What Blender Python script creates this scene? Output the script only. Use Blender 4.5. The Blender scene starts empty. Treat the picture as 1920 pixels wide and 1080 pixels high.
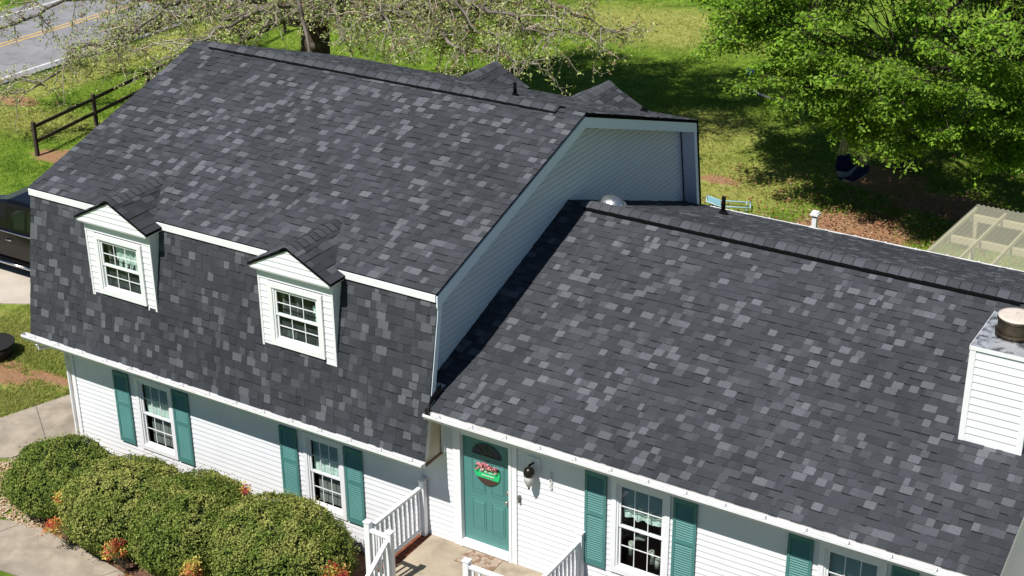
import bpy, math, random
import numpy as np
from mathutils import Vector, Matrix, noise as mnoise
random.seed(7); rng = np.random.default_rng(7)
R = math.radians
scn = bpy.context.scene
COL = scn.collection

# ------------------------------------------------------------------ camera
cd = bpy.data.cameras.new('camera'); cam = bpy.data.objects.new('camera', cd); COL.objects.link(cam)
cd.sensor_width = 36; cd.lens = 2889.832/1920*36; cd.clip_end = 2000; cd.clip_start = .5
_yaw, _pit, _rol = -0.5494, -0.4410, -0.0077
cy, sy, cp, sp, cr, sr = math.cos(_yaw), math.sin(_yaw), math.cos(_pit), math.sin(_pit), math.cos(_rol), math.sin(_rol)
F_ = Vector((sy*cp, cy*cp, sp)); R_ = Vector((cy, -sy, 0)); U_ = R_.cross(F_)
R2 = cr*R_+sr*U_; U2 = -sr*R_+cr*U_
M = Matrix((R2, U2, -F_)).transposed().to_4x4(); M.translation = Vector((12.200, -17.756, 14.771))
cam.matrix_world = M; scn.camera = cam

# ------------------------------------------------------------------ light
SD = Vector((-0.10, -0.65, 1.0)).normalized()          # towards the sun
EL = math.asin(SD.z)
w = bpy.data.worlds.new('World'); scn.world = w; w.use_nodes = True
nt = w.node_tree; bg = nt.nodes['Background']
sky = nt.nodes.new('ShaderNodeTexSky'); sky.sky_type = 'NISHITA'; sky.sun_disc = False
sky.sun_elevation = EL; sky.sun_rotation = math.atan2(SD.x, SD.y)
nt.links.new(sky.outputs[0], bg.inputs[0]); bg.inputs[1].default_value = 0.05; sky.ozone_density = 6.0; sky.air_density = 1.0; sky.dust_density = 0.0
sl = bpy.data.lights.new('sun', 'SUN'); sl.energy = 5.0; sl.angle = R(0.53); sl.color = (1, .965, .91)
so = bpy.data.objects.new('sun', sl); COL.objects.link(so); so.rotation_euler = SD.to_track_quat('Z', 'Y').to_euler()
scn.view_settings.view_transform = 'Standard'; scn.view_settings.look = 'None'
scn.view_settings.exposure = 0.32; scn.cycles.diffuse_bounces = 2; scn.view_settings.gamma = 1

# ------------------------------------------------------------------ materials
def mat(name, base, rough=.6, spec=.5, metal=0, attr=None, nscale=None, nmix=.2, ncol=None, bump=0, bscale=40, trans=0, n2=None, two=None, coat=0, wear=None):
    m = bpy.data.materials.new(name); m.use_nodes = True; N = m.node_tree.nodes; L = m.node_tree.links
    b = N['Principled BSDF']; b.inputs['Roughness'].default_value = rough
    b.inputs['Specular IOR Level'].default_value = spec; b.inputs['Metallic'].default_value = metal
    b.inputs['Coat Weight'].default_value = coat
    tc = N.new('ShaderNodeTexCoord'); src = None
    if attr:
        a = N.new('ShaderNodeAttribute'); a.attribute_name = attr; src = a.outputs['Color']
    def noise(scale, detail=4, ro=.6):
        n = N.new('ShaderNodeTexNoise'); n.inputs['Scale'].default_value = scale; n.inputs['Detail'].default_value = detail
        n.inputs['Roughness'].default_value = ro; L.new(tc.outputs['Object'], n.inputs['Vector']); return n
    def mixc(f, a, b2, mode='MIX'):
        x = N.new('ShaderNodeMix'); x.data_type = 'RGBA'; x.blend_type = mode
        if isinstance(f, (int, float)): x.inputs[0].default_value = f
        else: L.new(f, x.inputs[0])
        for i, v in ((6, a), (7, b2)):
            if isinstance(v, tuple): x.inputs[i].default_value = (*v, 1)
            else: L.new(v, x.inputs[i])
        return x.outputs[2]
    def ramp(s, p0, p1):
        r = N.new('ShaderNodeMapRange'); r.inputs[1].default_value = p0; r.inputs[2].default_value = p1; L.new(s, r.inputs[0]); return r.outputs[0]
    c = src if src is not None else tuple(base)
    if nscale:
        n = noise(nscale); f = ramp(n.outputs[0], .35, .65)
        d = ncol if ncol else tuple(v*(1-nmix) for v in base)
        if src is not None:
            k = 1-nmix; c = mixc(f, c, mixc(1.0, c, (k, k, k), 'MULTIPLY'))
        else: c = mixc(f, c, d)
    if n2:
        n = noise(n2[0], 3); c = mixc(ramp(n.outputs[0], *n2[2]) if len(n2) > 2 else ramp(n.outputs[0], .4, .7), c, tuple(n2[1]))
    if isinstance(c, tuple): b.inputs['Base Color'].default_value = (*c, 1)
    else: L.new(c, b.inputs['Base Color'])
    if bump:
        n = noise(bscale, 5); bp = N.new('ShaderNodeBump'); bp.inputs['Strength'].default_value = bump; bp.inputs['Distance'].default_value = .02
        L.new(n.outputs[0], bp.inputs['Height']); L.new(bp.outputs[0], b.inputs['Normal'])
    if trans:
        t = N.new('ShaderNodeBsdfTranslucent'); mx = N.new('ShaderNodeMixShader'); mx.inputs[0].default_value = trans
        if isinstance(c, tuple): t.inputs[0].default_value = (*c, 1)
        else: L.new(c, t.inputs[0])
        L.new(b.outputs[0], mx.inputs[1]); L.new(t.outputs[0], mx.inputs[2]); L.new(mx.outputs[0], N['Material Output'].inputs[0])
    return m
def glass_mat(name, tint, fac=.12, rough=.02, gl=(1, 1, 1)):
    m = bpy.data.materials.new(name); m.use_nodes = True; N = m.node_tree.nodes; L = m.node_tree.links
    N.remove(N['Principled BSDF'])
    t = N.new('ShaderNodeBsdfTransparent'); t.inputs[0].default_value = (*tint, 1)
    g = N.new('ShaderNodeBsdfGlossy'); g.inputs['Roughness'].default_value = rough; g.inputs[0].default_value = (*gl, 1)
    fr = N.new('ShaderNodeLayerWeight'); fr.inputs[0].default_value = .5
    pw = N.new('ShaderNodeMath'); pw.operation = 'POWER'; pw.inputs[1].default_value = 4; L.new(fr.outputs['Facing'], pw.inputs[0])
    ad = N.new('ShaderNodeMath'); ad.operation = 'MULTIPLY_ADD'; ad.inputs[1].default_value = .6; ad.inputs[2].default_value = fac+.03; L.new(pw.outputs[0], ad.inputs[0])
    mx = N.new('ShaderNodeMixShader'); L.new(ad.outputs[0], mx.inputs[0]); L.new(t.outputs[0], mx.inputs[1]); L.new(g.outputs[0], mx.inputs[2])
    L.new(mx.outputs[0], N['Material Output'].inputs[0]); return m
m_shin = mat('shingles', (.07, .07, .08), .92, .25, attr='col', nscale=55, nmix=.28, bump=.5, bscale=120)
m_shin.node_tree.nodes['Principled BSDF'].inputs['Specular IOR Level'].default_value = .2
m_rake = mat('rake_aluminium', (.84, .90, .97), .35, .5)
m_white = mat('white_vinyl', (.75, .76, .78), .45, .4, nscale=1.5, nmix=.05)
m_trim = mat('white_trim', (.81, .815, .83), .4, .45, nscale=2.5, nmix=.05)
m_gut = mat('gutter_white', (.80, .80, .80), .35, .5, nscale=3, nmix=.1, n2=(6, (.55, .54, .52), (.62, .8)))
m_gutin = mat('gutter_inside', (.42, .43, .44), .5, .4, nscale=8, nmix=.35)
m_soff = mat('soffit', (.74, .72, .68), .6, .3, nscale=2, nmix=.06)
m_teal = mat('teal_paint', (.072, .218, .202), .5, .4, nscale=3, nmix=.12)
m_teal_door = mat('teal_door', (.08, .232, .212), .42, .45, nscale=2, nmix=.06)
m_glass = glass_mat('window_glass', (.80, .88, .85), .0)
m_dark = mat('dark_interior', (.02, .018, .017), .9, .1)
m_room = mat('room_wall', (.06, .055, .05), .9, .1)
m_blind = mat('blind_slats', (.48, .62, .60), .6, .3)
m_curt = mat('curtain', (.80, .92, .86), .9, .1, nscale=20, nmix=.3, bump=.4, bscale=20)
m_black = mat('black_metal', (.008, .008, .009), .5, .4)
m_blackp = mat('black_plastic', (.005, .005, .006), .9, .05)
m_metal = mat('galvanised', (.62, .64, .66), .28, .5, metal=.9, nscale=14, nmix=.25, bump=.3, bscale=10)
m_cap = mat('chimney_cap_metal', (.72, .74, .76), .36, .5, metal=.6, nscale=9, nmix=.1, bump=.9, bscale=5, n2=(4.5, (.17, .18, .19), (.47, .60)))
m_flue = mat('rusty_flue', (.075, .055, .036), .5, .5, metal=.4, nscale=5, nmix=.5, n2=(3.2, (.03, .02, .014), (.45, .6)))
m_fluet = mat('flue_lid', (.62, .54, .47), .6, .3, nscale=7, nmix=.15, n2=(11, (.2, .13, .1), (.64, .72)))
m_conc = mat('concrete', (.40, .34, .27), .9, .2, nscale=2.2, nmix=.28, bump=.3, bscale=25, n2=(1.6, (.23, .195, .15), (.45, .70)))
m_conc2 = mat('porch_concrete', (.42, .35, .26), .85, .2, nscale=1.4, nmix=.25, bump=.2, bscale=30, n2=(2.1, (.24, .20, .15), (.5, .72)))
m_drv = mat('driveway_concrete', (.50, .44, .37), .9, .2, nscale=1.2, nmix=.16, bump=.2, bscale=20)
m_asph = mat('asphalt', (.27, .27, .28), .9, .2, nscale=.8, nmix=.2, bump=.3, bscale=60, n2=(2.2, (.16, .16, .17), (.5, .8)))
m_pw = mat('road_white', (.62, .62, .62), .8, .2, nscale=5, nmix=.25)
m_py = mat('road_yellow', (.60, .42, .17), .8, .2, nscale=5, nmix=.25)
m_brick = mat('red_brick', (.24, .075, .04), .9, .2, nscale=9, nmix=.4, bump=.4)
m_leafA = mat('bud_leaves', (.3, .3, .1), .6, .3, attr='col', trans=.35)
m_leafB = mat('tree_leaves', (.1, .2, .03), .55, .3, attr='col', trans=.45)
m_leafS = mat('shrub_leaves', (.06, .1, .02), .6, .15, attr='col', trans=.22)
m_twig = mat('twig_bark', (.40, .35, .28), .9, .2, nscale=3, nmix=.55)
m_bark = mat('bark', (.10, .072, .055), .95, .15, nscale=6, nmix=.6, bump=.9, bscale=14, n2=(3, (.24, .2, .17), (.56, .72)))
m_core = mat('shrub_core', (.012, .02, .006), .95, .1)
m_fence = mat('fence_wood', (.075, .055, .045), .85, .2, nscale=9, nmix=.4)
m_rub = mat('rubber', (.015, .015, .015), .8, .3)

# ------------------------------------------------------------------ mesh builder
class MB:
    def __init__(s): s.v = []; s.f = []; s.c = []; s.mi = []; s.sm = []
    def face(s, pts, col=None, mi=0, smooth=False):
        n = len(s.v); s.v.extend([tuple(p) for p in pts]); s.f.append(tuple(range(n, n+len(pts)))); s.c.append(col or (1, 1, 1)); s.mi.append(mi); s.sm.append(smooth)
    def box(s, x0, x1, y0, y1, z0, z1, col=None, mi=0, tf=None):
        P = [(x, y, z) for x in (x0, x1) for y in (y0, y1) for z in (z0, z1)]
        if tf: P = [tf(*p) for p in P]
        n = len(s.v); s.v.extend([tuple(p) for p in P])
        for q in ((0, 1, 3, 2), (4, 6, 7, 5), (0, 4, 5, 1), (2, 3, 7, 6), (0, 2, 6, 4), (1, 5, 7, 3)):
            s.f.append(tuple(n+i for i in q)); s.c.append(col or (1, 1, 1)); s.mi.append(mi); s.sm.append(False)
        return s
    def tube(s, pts, r, k=8, col=None, mi=0, cap=True, smooth=True):
        pts = [Vector(p) for p in pts]; rs = r if isinstance(r, (list, tuple)) else [r]*len(pts)
        n0 = len(s.v); prev = None
        for i, p in enumerate(pts):
            d = (pts[min(i+1, len(pts)-1)]-pts[max(i-1, 0)])
            d = d.normalized() if d.length > 1e-9 else Vector((0, 0, 1))
            if prev is None: a = d.orthogonal().normalized()
            else:
                a = prev-d*prev.dot(d); a = a.normalized() if a.length > 1e-6 else d.orthogonal().normalized()
            prev = a; b = d.cross(a)
            for j in range(k):
                t = 2*math.pi*j/k; s.v.append(tuple(p+(a*math.cos(t)+b*math.sin(t))*rs[i]))
        for i in range(len(pts)-1):
            for j in range(k):
                a0 = n0+i*k+j; a1 = n0+i*k+(j+1) % k
                s.f.append((a0, a1, a1+k, a0+k)); s.c.append(col or (1, 1, 1)); s.mi.append(mi); s.sm.append(smooth)
        if cap and k > 2:
            s.f.append(tuple(n0+j for j in range(k))[::-1]); s.f.append(tuple(n0+(len(pts)-1)*k+j for j in range(k)))
            for _ in (0, 1): s.c.append(col or (1, 1, 1)); s.mi.append(mi); s.sm.append(False)
        return s
    def prism(s, prof, x0, x1, mi=0, close=True, ax=0):
        """profile of (y,z) pairs swept along x"""
        n = len(prof); k = len(s.v)
        f = (lambda x, a, b: (x, a, b)) if ax == 0 else (lambda x, a, b: (a, x, b))
        s.v.extend([f(x0, *p) for p in prof]+[f(x1, *p) for p in prof])
        m = n if close else n-1
        for i in range(m):
            j = (i+1) % n; s.f.append((k+i, k+j, k+n+j, k+n+i)); s.c.append((1, 1, 1)); s.mi.append(mi); s.sm.append(False)
        if close:
            s.f.append(tuple(range(k, k+n))[::-1]); s.f.append(tuple(range(k+n, k+2*n)))
            for _ in (0, 1): s.c.append((1, 1, 1)); s.mi.append(mi); s.sm.append(False)
        return s
    def build(s, name, mats, parent=None, bevel=0, loc=None, attr=False):
        me = bpy.data.meshes.new(name)
        lo = Vector(loc) if loc is not None else Vector((0, 0, 0))
        v = [(a-lo.x, b-lo.y, c-lo.z) for a, b, c in s.v] if loc is not None else s.v
        me.from_pydata(v, [], s.f)
        for mm in (mats if isinstance(mats, (list, tuple)) else [mats]): me.materials.append(mm)
        me.polygons.foreach_set('material_index', s.mi); me.polygons.foreach_set('use_smooth', s.sm)
        if attr:
            a = me.color_attributes.new('col', 'FLOAT_COLOR', 'CORNER')
            lt = np.repeat(np.array([len(f) for f in s.f]), 1)
            arr = np.repeat(np.concatenate([np.array(s.c, float), np.ones((len(s.c), 1))], 1), lt, axis=0)
            a.data.foreach_set('color', arr.ravel().astype(np.float32))
        me.update(); o = bpy.data.objects.new(name, me); COL.objects.link(o); o.location = lo
        if parent is not None:
            o.parent = parent; o.matrix_parent_inverse = world_of(parent).inverted()
        if bevel:
            md = o.modifiers.new('bevel', 'BEVEL'); md.width = bevel; md.segments = 2; md.limit_method = 'ANGLE'
        return o
def world_of(o):
    m = Matrix.Translation(o.location) @ o.rotation_euler.to_matrix().to_4x4()
    return (world_of(o.parent) @ o.matrix_parent_inverse @ m) if o.parent else m
def tag(o, label=None, cat=None, group=None, kind=None):
    if label: o['label'] = label
    if cat: o['category'] = cat
    if group: o['group'] = group
    if kind: o['kind'] = kind
    return o
def thing(name, loc, label, cat, group=None):
    o = bpy.data.objects.new(name, None); COL.objects.link(o); o.location = loc; o.empty_display_size = .2
    return tag(o, label, cat, group)
def tri_mesh(name, V, Fc, colv, mats, parent=None, kind=None):
    """numpy mesh: V (n,3), quads Fc (m,4), per-face colour"""
    me = bpy.data.meshes.new(name); k = Fc.shape[1]
    me.vertices.add(len(V)); me.vertices.foreach_set('co', V.ravel().astype(np.float32))
    me.loops.add(Fc.size); me.loops.foreach_set('vertex_index', Fc.ravel().astype(np.int32))
    me.polygons.add(len(Fc)); me.polygons.foreach_set('loop_start', (np.arange(len(Fc))*k).astype(np.int32))
    me.materials.append(mats)
    a = me.color_attributes.new('col', 'FLOAT_COLOR', 'CORNER')
    arr = np.repeat(np.concatenate([colv, np.ones((len(colv), 1))], 1), k, axis=0); a.data.foreach_set('color', arr.ravel().astype(np.float32))
    me.update(calc_edges=True); me.validate()
    o = bpy.data.objects.new(name, me); COL.objects.link(o)
    if parent is not None: o.parent = parent; o.matrix_parent_inverse = world_of(parent).inverted()
    return o
def leaves(P, Nrm, L, W, droop=.0, fold=.25):
    """leaf quads (two triangles folded as a kite of 4 points) at P with normals Nrm"""
    n = len(P); d = rng.normal(size=(n, 3)); d -= Nrm*(d*Nrm).sum(1)[:, None]; d /= np.linalg.norm(d, axis=1)[:, None]+1e-9
    d[:, 2] -= droop; d /= np.linalg.norm(d, axis=1)[:, None]
    s = np.cross(Nrm, d); s /= np.linalg.norm(s, axis=1)[:, None]+1e-9
    L = L*rng.uniform(.65, 1.3, n)[:, None]; W = W*rng.uniform(.7, 1.25, n)[:, None]
    a = P; b = P+d*L*.5+s*W*.5+Nrm*W*fold; c = P+d*L; e = P+d*L*.5-s*W*.5+Nrm*W*fold
    V = np.stack([a, b, c, e], 1).reshape(-1, 3); Fc = np.arange(4*n).reshape(n, 4)
    return V, Fc
def unit(a): return a/(np.linalg.norm(a, axis=-1, keepdims=True)+1e-9)

# ------------------------------------------------------------------ key dimensions
ZG = -0.9
L = 8.902; H1 = 1.802; E1 = .516; H2 = 4.527; K = -.013; H3 = 6.054; D = 9.301; GX = -.311
E2 = .40; H4 = 2.669; YR = 4.602; HR = 4.42; SR_ = (4.42-2.669)/(4.602+.40); YB = 9.53; XE = 8.948; WX = -8.514

# ------------------------------------------------------------------ ground
BARE = [(-21.4, 11.6, 1.0, .6), (-26.3, 14.6, 1.0, .5), (.7, 18.0, 1.8, 1.6), (2.2, 20.9, 1.9, 1.0), (.0, 22.0, 1.4, 1.2), (-3.8, 19.6, .75, .4),
         (-12.4, 1.5, 1.3, .6), (-11.0, 1.9, .9, .35), (-13.6, 1.1, .9, .5),  (1.9, 14.5, 1.2, .9)]
def axis(segs):
    out = []
    for a, b, st in segs: out += list(np.arange(a, b, st))
    return np.array(out+[segs[-1][1]])
gx = axis([(-600, -100, 100), (-100, -40, 15), (-40, 14, .35), (14, 60, 10), (60, 600, 100)])
gy = axis([(-200, -20, 40), (-20, -4, 4), (-4, 46, .35), (46, 100, 10), (100, 900, 100)])
def field(x, y):
    return mnoise.noise(Vector((x, y, 0)))
def build_ground():
    X, Y = np.meshgrid(gx, gy); nx, ny = len(gx), len(gy)
    bare = np.zeros_like(X)
    for (bx, by_, rx, ry) in BARE:
        d = np.sqrt(((X-bx)/rx)**2+((Y-by_)/ry)**2); bare = np.maximum(bare, np.clip(1.35-d, 0, 1))
    dry = np.zeros_like(X)
    # yellowish, thin turf at the left side of the house, near the walk and around the patio
    for (bx, by_, rx, ry) in [(-12.8, 3.0, 3.0, 1.6), (-11.4, .9, 2.6, 1.4), (-24.5, 13.5, 3, 1.4), (-26.6, 20, 1.2, 8), (-12, 33, 5, 3), (1, 16, 2.4, 2), (-3.6, 19.6, 2.6, 2.6), (-6, 22.5, 2.5, 3)]:
        d = np.sqrt(((X-bx)/rx)**2+((Y-by_)/ry)**2); dry = np.maximum(dry, np.clip(1.3-d, 0, 1))
    Z = np.zeros_like(X)
    for j in range(ny):
        for i in range(nx):
            if -41 < X[j, i] < 15 and -5 < Y[j, i] < 47:
                n = mnoise.noise(Vector((X[j, i]*.35, Y[j, i]*.35, 0)))+.5*mnoise.noise(Vector((X[j, i]*1.3, Y[j, i]*1.3, 3)))
                Z[j, i] = .03*n*(1 if (X[j, i] < -10 or Y[j, i] > 10.5) and X[j, i] > -27.5 else 0)
    V = np.stack([X, Y, Z+ZG-.02], -1).reshape(-1, 3)
    idx = np.arange(nx*ny).reshape(ny, nx)
    Fc = np.stack([idx[:-1, :-1], idx[:-1, 1:], idx[1:, 1:], idx[1:, :-1]], -1).reshape(-1, 4)
    me = bpy.data.meshes.new('ground'); me.from_pydata(V.tolist(), [], Fc.tolist())
    a = me.color_attributes.new('col', 'FLOAT_COLOR', 'POINT')
    arr = np.stack([bare, dry, np.zeros_like(bare), np.ones_like(bare)], -1).reshape(-1, 4)
    a.data.foreach_set('color', arr.ravel().astype(np.float32))
    m = bpy.data.materials.new('lawn'); m.use_nodes = True; N = m.node_tree.nodes; Lk = m.node_tree.links
    b = N['Principled BSDF']; b.inputs['Roughness'].default_value = .95; b.inputs['Specular IOR Level'].default_value = .1
    at = N.new('ShaderNodeAttribute'); at.attribute_name = 'col'; sep = N.new('ShaderNodeSeparateColor'); Lk.new(at.outputs['Color'], sep.inputs[0])
    tc = N.new('ShaderNodeTexCoord')
    def ns(scale, det=5, ro=.65):
        n = N.new('ShaderNodeTexNoise'); n.inputs['Scale'].default_value = scale; n.inputs['Detail'].default_value = det; n.inputs['Roughness'].default_value = ro
        Lk.new(tc.outputs['Object'], n.inputs['Vector']); return n.outputs[0]
    def mr(s, a0, a1, b0=0, b1=1):
        r = N.new('ShaderNodeMapRange'); r.inputs[1].default_value = a0; r.inputs[2].default_value = a1; r.inputs[3].default_value = b0; r.inputs[4].default_value = b1; Lk.new(s, r.inputs[0]); return r.outputs[0]
    def mx(f, a1, b1):
        x = N.new('ShaderNodeMix'); x.data_type = 'RGBA'
        Lk.new(f, x.inputs[0]) if not isinstance(f, float) else setattr(x.inputs[0], 'default_value', f)
        for i, v in ((6, a1), (7, b1)):
            if isinstance(v, tuple): x.inputs[i].default_value = (*v, 1)
            else: Lk.new(v, x.inputs[i])
        return x.outputs[2]
    def ad(a1, b1, op='ADD'):
        x = N.new('ShaderNodeMath'); x.operation = op
        for i, v in ((0, a1), (1, b1)):
            if isinstance(v, (int, float)): x.inputs[i].default_value = v
            else: Lk.new(v, x.inputs[i])
        return x.outputs[0]
    g = mx(mr(ns(7), .38, .62), (.115, .225, .018), (.27, .355, .048))
    g = mx(mr(ns(1.1), .45, .68), g, (.045, .115, .008))
    g = mx(mr(ns(38, 3), .5, .7), g, (.04, .07, .01))
    dr = mx(mr(ns(9), .4, .6), (.37, .36, .11), (.27, .30, .06))
    dm = mr(ad(sep.outputs[1], ad(ns(3), ad(ns(14), .5, 'MULTIPLY'))), 1.0, 1.45)
    c = mx(dm, g, dr)
    so_ = mx(mr(ns(12), .35, .65), (.42, .235, .125), (.27, .155, .09))
    bm = mr(ad(sep.outputs[0], ad(ns(2.2), ad(ns(11), .5, 'MULTIPLY'))), 1.12, 1.38)
    c = mx(bm, c, so_)
    Lk.new(c, b.inputs['Base Color'])
    bpn = N.new('ShaderNodeBump'); bpn.inputs['Strength'].default_value = .9; bpn.inputs['Distance'].default_value = .05
    Lk.new(ns(22, 6, .8), bpn.inputs['Height']); Lk.new(bpn.outputs[0], b.inputs['Normal'])
    me.materials.append(m); me.update(); o = bpy.data.objects.new('ground', me); COL.objects.link(o); tag(o, kind='structure')
    return gx, gy, bare, dry
_gx, _gy, BM, DM = build_ground()
def samp(A, x, y):
    i = np.clip(np.searchsorted(_gx, x), 0, len(_gx)-1); j = np.clip(np.searchsorted(_gy, y), 0, len(_gy)-1); return A[j, i]
# grass tufts
def build_grass():
    regs = [(-28, -9.2, -1.5, 20, 46000), (-28, -9, 9.6, 36, 60000), (-9, 5, 10, 34, 75000), (-14.5, -9.6, -.9, 4.6, 26000)]
    P = np.concatenate([np.stack([rng.uniform(a, b, n), rng.uniform(c, d, n)], 1) for a, b, c, d, n in regs])
    x, y = P[:, 0], P[:, 1]
    keep = samp(BM, x, y) < rng.uniform(.1, .75, len(x))
    keep &= ~((x > -9.2) & (y < 9.9))
    keep &= x > (-28.0+.03*(y-18))
    # walk and driveway stay clear
    def inpoly(poly):
        ins = np.zeros(len(x), bool)
        for (xa, ya), (xb, yb) in zip(poly, poly[1:]+poly[:1]):
            c_ = (ya > y) != (yb > y); ins ^= c_ & (x < (xb-xa)*(y-ya)/((yb-ya) or 1e-9)+xa)
        return ins
    keep &= ~inpoly([(-12.6, -.88), (-10.9, .0), (-10.42, 1.42), (-9.3, 4.6), (-8.5, 6.5), (-8.5, 1.2), (-9.5, -.95), (-11.2, -2.0)])
    keep &= ~inpoly([(-27.6, .2), (-15.1, 3.68), (-9.0, 6.86), (-9.0, 8.0), (-13.0, 7.6), (-28.2, 7.3)])
    P = P[keep]; n = len(P); k = 3
    base = np.repeat(np.concatenate([P, np.full((n, 1), ZG-.03)], 1), k, 0)+np.concatenate([rng.normal(0, .03, (n*k, 2)), np.zeros((n*k, 1))], 1)
    h = rng.uniform(.035, .085, n*k)[:, None]; th = rng.uniform(0, 2*np.pi, n*k); d = np.stack([np.cos(th), np.sin(th), np.zeros_like(th)], 1)
    th2 = rng.uniform(0, 2*np.pi, n*k); s = np.stack([np.cos(th2), np.sin(th2), np.zeros_like(th)], 1)*rng.uniform(.006, .016, n*k)[:, None]
    tip = base+d*h*rng.uniform(.3, 1.3, n*k)[:, None]+np.array([0, 0, 1])*h
    V = np.stack([base-s, base+s, tip], 1).reshape(-1, 3); Fc = np.arange(3*n*k).reshape(-1, 3)
    t = rng.uniform(0, 1, (n*k, 1)); dd = np.clip(np.repeat(samp(DM, P[:, 0], P[:, 1]), k)[:, None]*.8+rng.normal(0, .15, (n*k, 1)), 0, 1)
    c = np.array([.11, .235, .016])*(1-t)+np.array([.36, .47, .07])*t; c = c*(1-dd)+np.array([.34, .34, .10])*dd
    o = tri_mesh('grass', V, Fc, c, mat('grass_blades', (.1, .2, .03), .6, .2, attr='col', trans=.4)); tag(o, 'short green lawn grass with thin yellowish patches', 'grass', kind='stuff')
build_grass()

# road, walks, driveway (sheets a few mm above the ground)
def strip(name, pts, z, m, th=.0):
    b = MB()
    if th:
        b.face([(x, y, z) for x, y in pts]); n = len(pts)
        for i in range(n):
            p, q = pts[i], pts[(i+1) % n]; b.face([(p[0], p[1], z-th), (q[0], q[1], z-th), (q[0], q[1], z), (p[0], p[1], z)])
    else: b.face([(x, y, z) for x, y in pts])
    return tag(b.build(name, m), kind='structure')
rx = lambda off, y: off+.028*(y-18)
strip('road', [(rx(-35.2, -60), -60), (rx(-27.9, -60), -60), (rx(-27.9, 120), 120), (rx(-35.2, 120), 120)], ZG+.06, m_asph, .1)
def lines(name, offs, m, wd):
    b = MB()
    for o_ in offs: b.face([(rx(o_, -60), -60, ZG+.066), (rx(o_+wd, -60), -60, ZG+.066), (rx(o_+wd, 120), 120, ZG+.066), (rx(o_, 120), 120, ZG+.066)])
    return tag(b.build(name, m), kind='structure')
lines('road_edge_line', (-34.62, -28.42), m_pw, .14); lines('road_centre_line', (-31.72, -31.45), m_py, .12)
strip('walkway', [(-4.0, -2.75), (-4.82, -2.63), (-6.2, -2.45), (-7.4, -2.35), (-8.0, -2.56), (-8.9, -3.0), (-11, -4.6), (-9.9, -5.6), (-7.6, -3.7), (-6.4, -3.6), (-4, -3.75), (1.5, -3.8), (1.5, -2.75)], ZG+.012, m_conc, .06)
strip('side_path', [(-12.6, -.85), (-10.86, .02), (-10.38, 1.42), (-9.3, 4.6), (-8.9, 6.5), (-8.55, 6.5), (-8.56, 1.2), (-9.5, -.95), (-11.2, -2.0)][::-1], ZG+.014, m_conc, .06)
strip('driveway', [(-27.6, .2), (-15.1, 3.72), (-9.0, 6.9), (-9.0, 8.0), (-13.0, 7.6), (-28.2, 7.3)], ZG+.016, m_drv, .06)
strip('house_footing_pad', [(8.95, -1.2), (14, -1.2), (14, 10), (8.95, 10)], ZG+.01, m_drv, .05)
m_joint = mat('joint_dark', (.09, .08, .07), .95)  # dark control-joint lines in the paving
def joint(x0, y0, x1, y1, z):
    d = Vector((x1-x0, y1-y0, 0)).normalized(); n_ = Vector((-d.y, d.x, 0))*.007; a_, c_ = Vector((x0, y0, z)), Vector((x1, y1, z)); b = MB(); b.face([a_-n_, c_-n_, c_+n_, a_+n_]); tag(b.build('paving_joint', m_joint), kind='structure')
for q in ((-5.05, -2.62, -5.55, -3.60), (-7.55, -2.40, -8.25, -4.12), (-3.2, -2.76, -3.2, -3.76)): joint(*q, ZG+.0135)
for q in ((-12.1, -.48, -11.0, -1.9), (-10.66, .75, -9.15, -.33), (-10.2, 2.0, -8.6, 1.1)): joint(*q, ZG+.0155)
joint(-15.6, 3.75, -18.5, 7.4, ZG+.0175); joint(-21, 2.2, -22, 7.3, ZG+.0175)
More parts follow.
